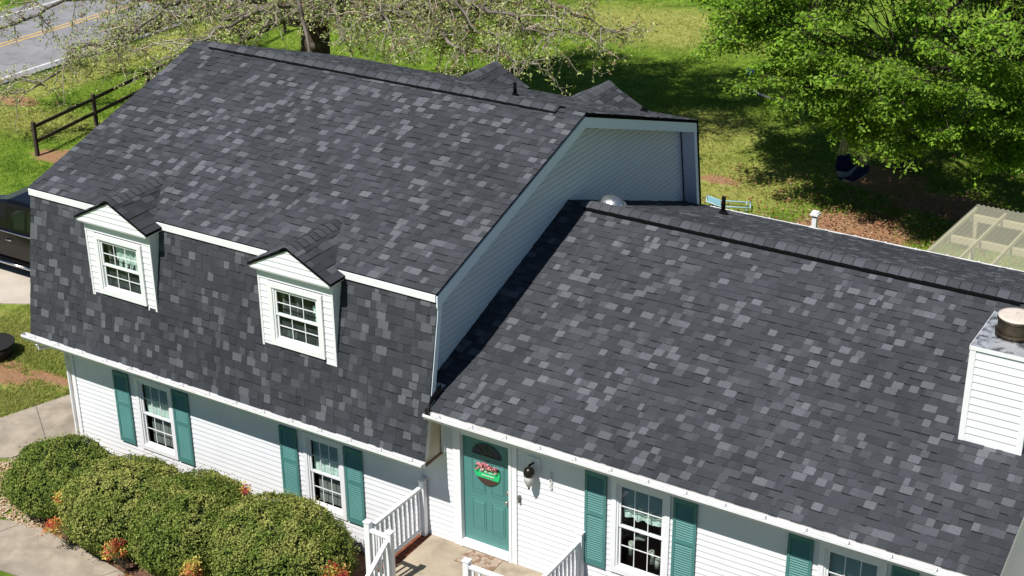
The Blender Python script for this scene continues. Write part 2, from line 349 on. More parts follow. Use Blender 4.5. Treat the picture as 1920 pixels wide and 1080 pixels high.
# mulch + gravel
m_mulch = mat('mulch', (.20, .115, .075), .95, .1, nscale=14, nmix=.5, bump=.8, bscale=40)
strip('planting_bed', [(-8.4, -2.05), (-7.35, -2.3), (-4.8, -2.6), (-.6, -2.7), (-.6, -.02), (-8.5, -.02)], ZG+.01, m_mulch, .05)
strip('unseen_bounce_bed', [(1.56, -9), (16, -9), (16, -1.25), (8.9, -1.25), (8.9, -.02), (2.7, -.02), (2.7, -1.7), (1.56, -1.7)], ZG+.008, mat('bounce_bed_dark', (.12, .095, .08), .95, .1, nscale=14, nmix=.5), .05)  # added unseen dark ground, cuts green bounce and window reflections
def build_gravel():
    n = 15000
    u = rng.uniform(0, 1, n)
    A = np.stack([rng.uniform(-9.9, -7.2, n), rng.uniform(-3.0, 1.4, n)], 1)
    # band between the side path and the first shrub
    def inside(p):
        x, y = p; d = (y+2.0)-(x+8.75)*1.62
        return (-.55 < (x-(-8.72+(y+.5)*.42)) < .75) and y < 1.0 or (x > -8.6 and -2.5 < y < -2.0 and x < -7.2)
    A = np.array([p for p in A if inside(p)]); n = len(A)
    ico = np.array([(0, 0, 1), (.9, 0, .3), (.28, .85, .3), (-.72, .53, .3), (-.72, -.53, .3), (.28, -.85, .3)])
    tris = [(0, 1, 2), (0, 2, 3), (0, 3, 4), (0, 4, 5), (0, 5, 1)]
    V = []; Fc = []; C = []
    pal = [(.42, .30, .19), (.50, .38, .27), (.38, .22, .12), (.60, .50, .40), (.26, .16, .10)]
    for i, (x, y) in enumerate(A):
        s = rng.uniform(.010, .024); th = rng.uniform(0, 6.28); c, sn = math.cos(th), math.sin(th)
        P = ico*np.array([s*rng.uniform(.8, 1.4), s, s*.8]); P = np.stack([P[:, 0]*c-P[:, 1]*sn+x, P[:, 0]*sn+P[:, 1]*c+y, P[:, 2]+ZG+.0+rng.uniform(0, .02)], 1)
        k = len(V)*6; V.append(P); Fc += [(k+a, k+b_, k+c_) for a, b_, c_ in tris]; C += [pal[rng.integers(5)]]*5
    V = np.concatenate(V); o = tri_mesh('gravel', V, np.array(Fc), np.array(C), mat('pebbles', (.5, .4, .3), .9, .2, attr='col'))
    tag(o, 'tan and white river pebbles between the walkway and the shrubs', 'gravel', kind='stuff')
build_gravel()

# ------------------------------------------------------------------ house
house = thing('house', (0, 0, ZG), 'white sided house with charcoal shingle gambrel roof and lower gabled wing', 'house')

DK = (.048, .052, .060); MD = (.056, .060, .069); MG = (.080, .085, .096); LG = (.124, .131, .146)
_last = [0]
def tabcol(dark=1.0):
    r = random.random()
    if r < .125 and _last[0] and random.random() < .5: r = .5
    _last[0] = r < .125
    c = LG if r < .125 else (MG if r < .27 else (MD if r < .72 else DK))
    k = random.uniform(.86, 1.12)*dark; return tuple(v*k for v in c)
def shingle_slope(name, o, ux, us, width, length, x0f=None, expo=.143, parent=house, label=None, seed=1, dark=1.0, lift=.0, tabw=(.07, .21)):
    """o eave corner, ux along eave, us up the slope"""
    random.seed(seed); b = MB(); o = Vector(o); ux = Vector(ux).normalized(); us = Vector(us).normalized(); n = ux.cross(us).normalized()
    nc = int(math.ceil(length/expo))
    P = lambda x, s, h: o+ux*x+us*s+n*(h+lift)
    for i in range(nc):
        s0 = i*expo; s1 = min(length, s0+expo); xa = x0f(s0) if x0f else 0
        x = xa; jog = 0
        while x < width-1e-4:
            x2 = min(width, x+random.uniform(*tabw))
            if width-x2 < .04: x2 = width
            raised = random.random() < .5
            h = .015 if raised else .007; c = tabcol(dark); q_ = P(x, s0, 0); kk = 1+.16*mnoise.noise(q_*.55)+.10*mnoise.noise(q_*1.7); c = tuple(v*kk for v in c)
            jz = random.uniform(-.002, .002)
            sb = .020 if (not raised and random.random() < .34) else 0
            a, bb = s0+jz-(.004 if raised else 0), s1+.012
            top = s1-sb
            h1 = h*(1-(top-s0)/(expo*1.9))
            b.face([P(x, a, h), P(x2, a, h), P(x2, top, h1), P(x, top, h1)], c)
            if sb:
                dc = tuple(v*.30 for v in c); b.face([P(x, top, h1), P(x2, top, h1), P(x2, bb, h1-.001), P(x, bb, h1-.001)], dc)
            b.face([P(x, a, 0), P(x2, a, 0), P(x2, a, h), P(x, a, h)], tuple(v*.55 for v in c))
            if raised:
                b.face([P(x, a, 0), P(x, a, h), P(x, top, h1), P(x, top, 0)], c); b.face([P(x2, a, h), P(x2, a, 0), P(x2, top, 0), P(x2, top, h1)], c)
            x = x2
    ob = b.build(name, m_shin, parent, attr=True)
    if label: ob['label'] = label
    return ob
def cap_row(name, p0, p1, wv, drop, expo=.19, parent=house, h=.02, seed=3, hw=.15, dark=1.0, thick=.009):
    """overlapping curved ridge caps from p0 to p1; wv horizontal sideways unit; drop = fall at half-width on each side"""
    random.seed(seed); b = MB(); p0 = Vector(p0); p1 = Vector(p1); d = (p1-p0); n = max(1, int(d.length/expo)); d = d/n; wv = Vector(wv)
    prof = [(-1, 1), (-.55, .5), (-.2, .12), (.2, .12), (.55, .5), (1, 1)]
    for i in range(n):
        a = p0+d*i; e = p0+d*(i+1.12); c = random.choice([MD, MG, MG, MG]); k = random.uniform(.9, 1.2)*dark; c = tuple(v*k for v in c); hw2 = hw*random.uniform(.97, 1.02)
        lo = [a+wv*(u*hw2)+Vector((0, 0, h-drop*v)) for u, v in prof]; hi = [e+wv*(u*hw2)+Vector((0, 0, h+thick-drop*v)) for u, v in prof]
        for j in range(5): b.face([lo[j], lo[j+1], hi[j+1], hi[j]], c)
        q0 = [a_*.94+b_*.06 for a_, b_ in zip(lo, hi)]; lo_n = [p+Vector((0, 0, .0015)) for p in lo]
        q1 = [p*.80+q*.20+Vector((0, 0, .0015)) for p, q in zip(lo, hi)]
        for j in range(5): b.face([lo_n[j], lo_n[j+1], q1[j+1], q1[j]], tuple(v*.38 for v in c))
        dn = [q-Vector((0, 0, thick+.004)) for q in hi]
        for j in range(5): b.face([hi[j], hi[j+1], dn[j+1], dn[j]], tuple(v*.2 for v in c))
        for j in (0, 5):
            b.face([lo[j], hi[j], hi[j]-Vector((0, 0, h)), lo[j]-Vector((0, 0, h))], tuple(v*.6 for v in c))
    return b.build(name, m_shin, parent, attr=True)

# --- slabs under the shingles (roof decks)
def deck(name, pts_yz, x0, x1, m=m_soff, parent=house):
    b = MB(); b.prism(pts_yz, x0, x1); return b.build(name, m, parent)
T = .10
vl = Vector((0, K+E1, H2-H1)).normalized(); nl = Vector((0, -vl.z, vl.y))      # lower slope up, outward normal
vu = Vector((0, D/2-K, H3-H2)).normalized(); nu = Vector((0, -vu.z, vu.y))
def off(p, nvec, t): return (p[0]-nvec.y*t, p[1]-nvec.z*t)
# gambrel deck ring
outer = [(-E1, H1), (K, H2), (D/2, H3), (D-K, H2), (D+E1, H1)]
inner = [(-E1+.10, H1-.02), (K+.11, H2-.08), (D/2, H3-.13), (D-K-.11, H2-.08), (D+E1-.10, H1-.02)]
b = MB()
for i in range(4):
    a, c = outer[i], outer[i+1]; a2, c2 = inner[i], inner[i+1]
    e = .004 if i in (0, 3) else 0
    b.prism([a, c, c2, a2], -L+.012, -.012)
b.build('roof_deck', m_soff, house)
shingle_slope('roof', (-L, -E1-.012, H1-.03), (1, 0, 0), vl, L, 2.80, seed=11, dark=.95, label='steep front lower slope of charcoal shingles')
shingle_slope('roof', (-L-.01, K-.06, H2+.02-.0), (1, 0, 0), vu, L+.02, (Vector((0, D/2, H3))-Vector((0, K-.06, H2))).length+.0, seed=12, label='broad front upper slope of charcoal shingles')
shingle_slope('roof', (0, D-K+.06, H2+.02), (-1, 0, 0), (0, -(D/2-K), H3-H2), L+.01, 4.96, seed=13, label='rear upper slope of the tall roof')
shingle_slope('roof', (0, D+E1+.012, H1-.03), (-1, 0, 0), (0, -(K+E1), H2-H1), L, 2.80, seed=14, label='steep rear lower slope')
def rx0(s):   # wing roof starts at the rake line in front, at the gable wall behind
    y = -E2+s*math.cos(math.atan2(HR-H4, YR+E2)); return 0.0-.30*(1 if y > .03 else 0)+.002
vr = Vector((0, YR+E2, HR-H4)).normalized(); vrb = Vector((0, -(YB-YR), HR-H4)).normalized()
shingle_slope('roof', (0, -E2, H4), (1, 0, 0), vr, XE, (Vector((0, YR, HR))-Vector((0, -E2, H4))).length, x0f=rx0, seed=15, label='front slope of the lower wing roof')
LB = (Vector((0, YB, H4))-Vector((0, YR, HR))).length
shingle_slope('roof', (XE, YB, H4), (-1, 0, 0), vrb, XE-GX, LB, seed=16, label='rear slope of the lower wing roof')
b = MB(); b.prism([(-E2+.02, H4-.01), (YR, HR-.012), (YB-.02, H4-.01), (YB-.02, H4-.12), (YR, HR-.13), (-E2+.02, H4-.12)], .016, XE-.012)
z5 = H4-.01+(.10+E2)*SR_; b.prism([(.10, z5), (YR, HR-.012), (YB-.02, H4-.01), (YB-.02, H4-.12), (YR, HR-.13), (.10, z5-.11)], GX+.02, .015); b.build('roof_deck', m_soff, house)
# ridge vents and caps
def vent(name, x0, x1, y, z, slope, hw=.185, h=.062):
    b = MB(); b.prism([(y-hw, z-hw*slope-.01), (y-hw, z-hw*slope+h), (y, z+h+.01), (y+hw, z-hw*slope+h), (y+hw, z-hw*slope-.01)], x0, x1); return b.build(name, m_blackp, house)
SU = (H3-H2)/(D/2-K); SR = (HR-H4)/(YR+E2)
vent('ridge_vent', -8.42, -.50, D/2, H3, SU, h=.068); vent('ridge_vent', .12, 7.75, YR, HR, SR, hw=.175, h=.052)
cap_row('ridge_cap', (-.50, D/2, H3+.078), (-8.46, D/2, H3+.078), (0, 1, 0), .155*SU+.004, .235, hw=.165, h=.0, seed=5)
cap_row('ridge_cap', (.0, D/2, H3+.025), (-.50, D/2, H3+.025), (0, 1, 0), .155*SU, .2, hw=.16, h=.0, seed=6)
cap_row('ridge_cap', (-8.45, D/2, H3+.025), (-8.91, D/2, H3+.025), (0, 1, 0), .155*SU, .2, hw=.16, h=.0, seed=7)
cap_row('ridge_cap', (XE, YR, HR+.07), (.06, YR, HR+.07), (0, 1, 0), .155*SR+.004, .19, hw=.165, h=.0, seed=8)

# --- walls with real siding laps
def siding(b, P0, U, segs_at, z0, z1, expo=.102, out=Vector((0, -1, 0)), lap=.012, holes=(), groove=0):
    """laps: each course leans out at the bottom; segs_at(z)->(u0,u1)"""
    P0 = Vector(P0); U = Vector(U); z = z0
    while z < z1-1e-4:
        zt = min(z+expo, z1)
        (a0, a1), (t0, t1) = segs_at(z), segs_at(zt)
        cuts = [(a0, a1, t0, t1)]
        for (h0, h1, hz0, hz1) in holes:
            if zt > hz0+.01 and z < hz1-.01:
                new = []
                for (q0, q1, r0, r1) in cuts:
                    if h0 >= q1 or h1 <= q0: new.append((q0, q1, r0, r1)); continue
                    if h0 > q0: new.append((q0, h0, r0, h0))
                    if h1 < q1: new.append((h1, q1, h1, r1))
                cuts = new
        for (q0, q1, r0, r1) in cuts:
            if q1-q0 < .003 and r1-r0 < .003: continue
            if groove:
                zg_ = zt-groove; A = P0+U*q0+out*lap; B = P0+U*q1+out*lap; C = P0+U*r1+out*lap*.5; Dd = P0+U*r0+out*lap*.5; E_ = P0+U*r1-out*.022; F2 = P0+U*r0-out*.022
                A.z = B.z = z; C.z = Dd.z = zg_; E_.z = F2.z = zt; A2 = A-out*(lap+.022); B2 = B-out*(lap+.022)
                b.face([A, B, C, Dd]); b.face([Dd, C, E_, F2]); b.face([A2, B2, B, A]); continue
            A = P0+U*q0+out*lap; B = P0+U*q1+out*lap; C = P0+U*r1; Dd = P0+U*r0
            A.z = B.z = z; C.z = Dd.z = zt
            b.face([A, B, C, Dd])
            A2 = A-out*lap; B2 = B-out*lap; b.face([A2, B2, B, A])
        z = zt
ZB = ZG-.05
WIN = [ # x0,x1,z0,z1 openings in the front wall (frame outer)
    (-6.87, -5.96, -.34, 1.20), (-2.93, -2.06, -.34, 1.20), (3.10, 4.08, .50, 2.22), (6.42, 7.40, .50, 2.22)]
DOOR = (.352, 1.262, .133, 2.15)
b = MB()
siding(b, (0, 0, 0), (1, 0, 0), lambda z: (WX, -.0), ZB, 1.66, holes=[w_ for w_ in WIN])
b.build('front_wall', m_white, house)['label'] = 'white lap siding wall under the steep slope'
b = MB()
siding(b, (0, 0, 0), (1, 0, 0), lambda z: (.0, XE-.30), ZB, 2.56, holes=[WIN[2], WIN[3], DOOR])
b.build('front_wall', m_white, house)['label'] = 'white lap siding wall beside the door'
# gable wall of the tall block, facing the wing
def gseg(z):
    if z < H1: return (0, D)
    if z < H2: return (-.40+(z-H1)/(H2-H1)*(.50), D+.40-(z-H1)/(H2-H1)*.5)
    t = (z-H2)/SU; return (.05+t*1.0, D-.05-t*1.0)
b = MB(); siding(b, (GX, 0, 0), (0, 1, 0), gseg, 2.4, H3-.12, out=Vector((1, 0, 0)), lap=.014, groove=.022); b.build('gable_wall', m_white, house)
# left and rear walls, right gable
b = MB(); siding(b, (WX, 0, 0), (0, 1, 0), gseg, ZB, H3-.12, out=Vector((-1, 0, 0))); b.build('gable_wall', m_white, house)
b = MB(); siding(b, (0, D, 0), (1, 0, 0), lambda z: (WX, 0), ZB, 1.7, out=Vector((0, 1, 0))); siding(b, (0, YB-.4, 0), (1, 0, 0), lambda z: (0, XE-.3), ZB, 2.6, out=Vector((0, 1, 0))); b.build('rear_wall', m_white, house)
def rseg(z):
    if z < 2.75: return (0, YB-.4)
    t = (z-2.75)/SR; return (min(t, YR-.02), max(YB-.4-t, YR+.02))
b = MB(); siding(b, (XE-.06, 0, 0), (0, 1, 0), rseg, ZB, HR-.15, out=Vector((1, 0, 0))); b.build('gable_wall', m_white, house)['label'] = 'right gable wall in the shade'
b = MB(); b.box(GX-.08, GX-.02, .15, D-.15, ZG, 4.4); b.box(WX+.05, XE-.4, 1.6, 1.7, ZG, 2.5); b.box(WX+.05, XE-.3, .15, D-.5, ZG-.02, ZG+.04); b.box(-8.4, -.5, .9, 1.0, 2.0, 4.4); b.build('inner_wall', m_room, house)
# corner posts and trims
b = MB(); b.box(WX-.025, WX+.07, -.03, .07, ZB, 1.66); b.build('corner_trim', m_trim, house)
b = MB(); b.box(-.01, .045, -.045, .0, 1.69, 2.56); b.build('corner_trim', m_trim, house)
b = MB(); b.box(XE-.12, XE-.04, -.03, .07, ZB, 2.56); b.build('corner_trim', m_trim, house)
# soffits
b = MB(); b.box(-L+.02, -.035, -E1-.02, .0, 1.655, 1.69); b.build('soffit', m_soff, house)
b = MB(); b.box(-.0, XE-.02, -E2-.0, .0, 2.555, 2.585); b.build('soffit', m_soff, house)
# siding end of the overhang box, facing the door
m_tan = mat('tan_siding', (.66, .55, .40), .6, .3, nscale=5, nmix=.1)
b = MB(); siding(b, (-.03, 0, 0), (0, 1, 0), lambda z: (-E1+.03+(z-H1)*.185, 0.0), 1.70, 2.60, out=Vector((1, 0, 0)), expo=.12, lap=.01); b.build('eave_end_panel', m_tan, house)
b = MB(); b.box(-.035, .012, -E1+.01, -.046, 1.672, 1.70); b.build('eave_end_trim', mat('brown_trim', (.20, .10, .05), .6), house)
# white band along the kink
b = MB(); b.prism([(K-.055, H2-.118), (K-.075, H2-.118), (K-.075, H2+.0), (K-.055, H2+.0)], -L+.0, -.01); b.build('fascia', m_trim, house)['label'] = 'thin white band between the two roof slopes'
# rake boards on the gable facing the wing (x~0), upper and lower slopes, front and rear
def rake(pa, pb, hgt, x0, x1, par=house, name='rake_board', m=m_rake, drop=.03):
    b = MB(); b.prism([(pa[0], pa[1]-drop), (pb[0], pb[1]-drop), (pb[0], pb[1]-drop-hgt), (pa[0], pa[1]-drop-hgt)], x0, x1); return b.build(name, m, par)
rake((K-.05, H2), (D/2, H3), .21, -.010, .012); rake((D/2, H3), (D-K+.05, H2), .20, -.010, .0125)
def rake2(sgn):
    b = MB(); y0 = K if sgn > 0 else D-K
    f = lambda z, o_: (y0-sgn*(H2-z)*.1846+sgn*o_, z)
    b.prism([f(H2-.06, .015), f(2.62, .015), f(2.62, .125), f(H2-.20, .125)] if sgn > 0 else [f(H2-.06, .015), f(1.85, .015), f(1.85, .125), f(H2-.20, .125)], -.010, .0115); b.build('rake_board', m_rake, house)
rake2(1); rake2(-1)
b = MB(); fz = lambda z, o_: (D-K+(H2-z)*.1846+o_, z); b.prism([fz(H2+.02, .0), fz(2.0, .0), fz(2.0, .055), fz(H2+.02, .055)], -.015, .021); b.build('black_roof_edge', m_blackp, house)  # rear lower rake: shadow line under the shingles made as a black strip
b = MB(); fy_ = lambda q: D-K+.1846*(H2-q)-.12; b.face([(GX+.016, fy_(2.6)-.016, 2.6), (GX+.040, fy_(2.6)-.016, 2.6), (GX+.040, fy_(H2-.15)-.016, H2-.15), (GX+.016, fy_(H2-.15)-.016, H2-.15)]); b.build('corner_channel', m_blackp, house)
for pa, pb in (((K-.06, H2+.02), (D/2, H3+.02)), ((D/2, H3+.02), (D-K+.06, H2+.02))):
    b = MB(); dh = .012 if pa[0] < 2 else .055; b.prism([(pa[0], pa[1]+.004), (pb[0], pb[1]+.004), (pb[0], pb[1]-dh), (pa[0], pa[1]-dh)], .013, .020); b.build('black_roof_edge', m_blackp, house)  # black strip stands in for the shadow line under the shingle edge
rake((-E2, H4+.02), (YR, HR+.02), .15, XE-.03, XE-.008, drop=.03); rake((YR, HR+.02), (YB, H4+.02), .15, XE-.03, XE-.0075, drop=.03)
# rear lower slope: siding on its inner (front) face beyond the gable wall
b = MB(); z = 2.6
while z < H2-.1:
    zt = min(z+.13, H2-.1); y = lambda q: D-K+.1846*(H2-q)-.12
    b.face([(GX, y(z)-.012, z), (-.012, y(z)-.012, z), (-.012, y(zt), zt), (GX, y(zt), zt)]); b.face([(GX, y(z), z), (-.012, y(z), z), (-.012, y(z)-.012, z), (GX, y(z)-.012, z)]); z = zt
b.build('overhang_panel', m_white, house)
# louvre / soffit seam strips under the front rake
b = MB()
for k in range(5): b.prism([(1.0+k*.0, H2+.34*1.0-.20), (D/2-.05, H3-.235), (D/2-.05, H3-.205), (1.0, H2+.34-.17)], GX+.03+k*.055, GX+.045+k*.055)
b.build('rake_soffit', m_soff, house)
# gutters
def gutter(x0, x1, y, z, name='gutter', sgn=-1):
    t = .004; w_ = .125; h = .11
    g = thing_part(name)
    b = MB()
    prof = [(0, 0), (0, -h), (sgn*w_*.62, -h), (sgn*w_*.72, -h*.55), (sgn*w_, -h*.35), (sgn*w_, 0), (sgn*(w_-.022), 0), (sgn*(w_-.022), -.012), (sgn*(w_-.006), -.012), (sgn*(w_-.006), -h*.33), (sgn*w_*.68, -h*.52), (sgn*w_*.58, -h+.006), (sgn*.006, -h+.006), (sgn*.006, 0)]
    pts = [(y+a, z+c) for a, c in prof]
    b.prism(pts, x0, x1)
    for xx in (x0, x1-.004): b.prism([(y, z), (y, z-h), (y+sgn*w_*.62, z-h), (y+sgn*w_*.72, z-h*.55), (y+sgn*w_, z-h*.35), (y+sgn*w_, z)], xx, xx+.004)
    o = b.build(name, m_gut, house)
    b = MB(); b.box(x0+.01, x1-.01, min(y+sgn*.01, y+sgn*w_*.9), max(y+sgn*.01, y+sgn*w_*.9), z-.06, z-.056); b.build('gutter_bed', m_gutin, o)
    xx = x0+.25
    while xx < x1-.1:
        b = MB(); b.box(xx, xx+.014, min(y, y+sgn*(w_+.002)), max(y, y+sgn*(w_+.002)), z+.001, z+.007); b.box(xx-.006, xx+.020, min(y+sgn*(w_-.022), y+sgn*(w_+.003)), max(y+sgn*(w_-.022), y+sgn*(w_+.003)), z+.006, z+.016); xx += .61
        b.build('gutter_hanger', m_gut, o)
    return o
def thing_part(n): return None
gutter(-L-.14, .012, -E1-.012, H1-.035)['label'] = 'long white gutter under the steep slope'
gutter(.0-.02, XE+.02, -E2-.012, H4-.028)['label'] = 'white gutter over the door and the wing windows'
gutter(GX+.4, XE+.02, YB+.012, H4-.028, sgn=1)['label'] = 'white rear gutter'
# downspout
b = MB(); b.tube([(-8.72, -.57, 1.62), (-8.72, -.55, 1.52), (-8.60, -.10, 1.42), (-8.575, -.06, 1.32), (-8.575, -.05, ZG)], .035, 6, smooth=False); b.build('downspout', m_gut, house)
# kick-out flashing
b = MB(); b.prism([(-.43, 2.70), (-.05, 2.86), (-.05, 2.96), (-.35, 2.86)], .012, .03); b.box(-.02, .05, -.47, -.40, 2.62, 2.70); b.build('flashing', m_black, house)

# --- windows
def window(x0, x1, z0, z1, y, parent=None, kind='plain', nm='window', fw=.075, rec=.05, mid=.5):
    """y = wall plane, window faces -y; frame proud .03, sashes recessed. returns frame object"""
    b = MB(); yo = y-.035
    b.box(x0, x0+fw, yo, y+.05, z0, z1); b.box(x1-fw, x1, yo, y+.05, z0, z1)
    b.box(x0+fw, x1-fw, yo+.001, y+.05, z1-fw, z1); b.box(x0+fw, x1-fw, yo+.001, y+.05, z0, z0+fw*1.1)
    # inner step
    s = .03; a0, a1, c0, c1 = x0+fw, x1-fw, z0+fw*1.1, z1-fw
    b.box(a0, a0+s, y-.015, y+.05, c0, c1); b.box(a1-s, a1, y-.015, y+.05, c0, c1); b.box(a0+s, a1-s, y-.014, y+.05, c1-s, c1); b.box(a0+s, a1-s, y-.014, y+.05, c0, c0+s)
    fr = b.build(nm, m_trim, parent or house)
    a0 += s; a1 -= s; c0 += s; c1 -= s; zm = c0+(c1-c0)*mid
    sashes = [(zm-.02, c1, y+.015), (c0, zm+.02, y+.035)]
    for q0, q1, ys in sashes:
        b = MB(); r = .035
        b.box(a0, a0+r, ys-.012, ys+.012, q0, q1); b.box(a1-r, a1, ys-.012, ys+.012, q0, q1); b.box(a0+r, a1-r, ys-.011, ys+.011, q1-r, q1); b.box(a0+r, a1-r, ys-.011, ys+.011, q0, q0+r)
        W3 = (a1-a0-2*r)/3
        for k in (1, 2): b.box(a0+r+W3*k-.0065, a0+r+W3*k+.0065, ys-.006, ys+.004, q0+r, q1-r)
        hm = (q0+q1)/2
        for k in range(3): b.box(a0+r+W3*k+.007, a0+r+W3*(k+1)-.007, ys-.0055, ys+.0035, hm-.0065, hm+.0065)
        b.build('sash', m_trim, fr)
        b = MB(); b.face([(a0+r*.9, ys+.006, q0+r*.9), (a1-r*.9, ys+.006, q0+r*.9), (a1-r*.9, ys+.006, q1-r*.9), (a0+r*.9, ys+.006, q1-r*.9)]); b.build('pane', m_glass, fr)
    # room lining
    return fr, (a0, a1, c0, c1, zm)
def blinds(fr, a0, a1, zb, zt, y, m=m_blind):
    b = MB(); z = zt
    while z > zb:
        b.prism([(y-.022, z-.012), (y+.018, z+.010), (y+.018, z+.012), (y-.022, z-.010)], a0+.01, a1-.01); z -= .042
    return b.build('blind', m, fr)
def curtain(fr, a0, a1, zb, zt, y, m=m_curt, amp=.02, wl=.09, scallop=0):
    b = MB(); n = 30; rows = 6
    pts = [[(a0+(a1-a0)*i/n, y+amp*math.sin(i/n*(a1-a0)/wl*6.28+j*.3), zt+(zb-zt)*j/rows+(scallop*abs(math.sin(i/n*9)) if j == rows else 0)) for i in range(n+1)] for j in range(rows+1)]
    for j in range(rows):
        for i in range(n): b.face([pts[j][i], pts[j][i+1], pts[j+1][i+1], pts[j+1][i]], smooth=True)
    return b.build('curtain', m, fr)
m_shade = mat('roller_shade', (.26, .26, .25), .9, .1, nscale=2, nmix=.2)
labels_w = ['left ground-floor window between two teal shutters', 'ground-floor window left of the porch']
for i, (x0, x1, z0, z1) in enumerate(WIN[:2]):
    fr, (a0, a1, c0, c1, zm) = window(x0, x1, z0, z1, 0.0); fr['label'] = labels_w[i]
    blinds(fr, a0, a1, zm+(c1-zm)*.42, c1-.02, .10); curtain(fr, a0+.02, a1-.02, zm-.02, zm+(c1-zm)*.5, .09, wl=.2, amp=.01)
    curtain(fr, a0+.06, a1-.02, c0, zm-.03, .14, m=m_shade, amp=.004)
labels_w = ['wing window with lace valance right of the door', 'wing window at the lower right']
m_obj = mat('pale_figurine', (.45, .44, .40), .6, .3, nscale=12, nmix=.4)
for i, (x0, x1, z0, z1) in enumerate(WIN[2:]):
    fr, (a0, a1, c0, c1, zm) = window(x0, x1, z0, z1, 0.0, fw=.08); fr['label'] = labels_w[i]
    blinds(fr, a0, a1, zm+(c1-zm)*(.40), c1-.02, .10, m=m_blind)
    curtain(fr, a0+.03, a1-.02, zm+.10, zm+(c1-zm)*.50, .10, wl=.17, amp=.02, scallop=.05)
    for P_o in (((.22, .50, .05), (.30, .55, .07), (.40, .54, .05)), ((.16, .18, .055), (.15, .30, .045), (.16, .40, .07)), ((.52, .14, .06), (.53, .28, .04), (.50, .36, .07)), ((.62, .10, .07), (.61, .25, .05))):
        b = MB(); b.tube([(a0+ox, .15, c0+oz) for ox, oz, _r in P_o], [_r*.75 for *_q, _r in P_o], 8); b.build('shelf_ornament', m_obj, fr)
# shutters
def shutter(x0, x1, z0, z1, y=-.004):
    b = MB(); th = .032; fw = .045; mz = z0+(z1-z0)*.56; yo = y-.014-th; yi = y-.014
    b.box(x0, x0+fw, yo, yi, z0, z1); b.box(x1-fw, x1, yo, yi, z0, z1)
    for q0, q1 in ((z0, z0+.10), (mz-.035, mz+.035), (z1-.075, z1)): b.box(x0+fw, x1-fw, yo+.001, yi, q0, q1)
    fr = b.build('shutter', m_teal, house)
    for q0, q1 in ((z0+.10, mz-.035), (mz+.035, z1-.075)):
        b = MB(); z = q0; b.box(x0+fw, x1-fw, yi-.004, yi-.001, q0, q1)
        while z < q1-.03:
            b.prism([(yi-.004, z+.036), (yo+.004, z+.004), (yo+.004, z+.010), (yi-.004, z+.042)], x0+fw+.002, x1-fw-.002); z += .042
        b.build('louvre_panel', m_teal, fr)
    return fr
for (x0, x1) in ((-7.40, -7.02), (-5.955+.02, -5.56), (-3.44, -3.06), (-2.03, -1.655)): shutter(x0, x1, -.32, 1.18)
for (x0, x1) in ((2.64, 3.01), (4.14, 4.52), (5.95, 6.325), (7.47, 7.85)): shutter(x0, x1, .51, 2.21)

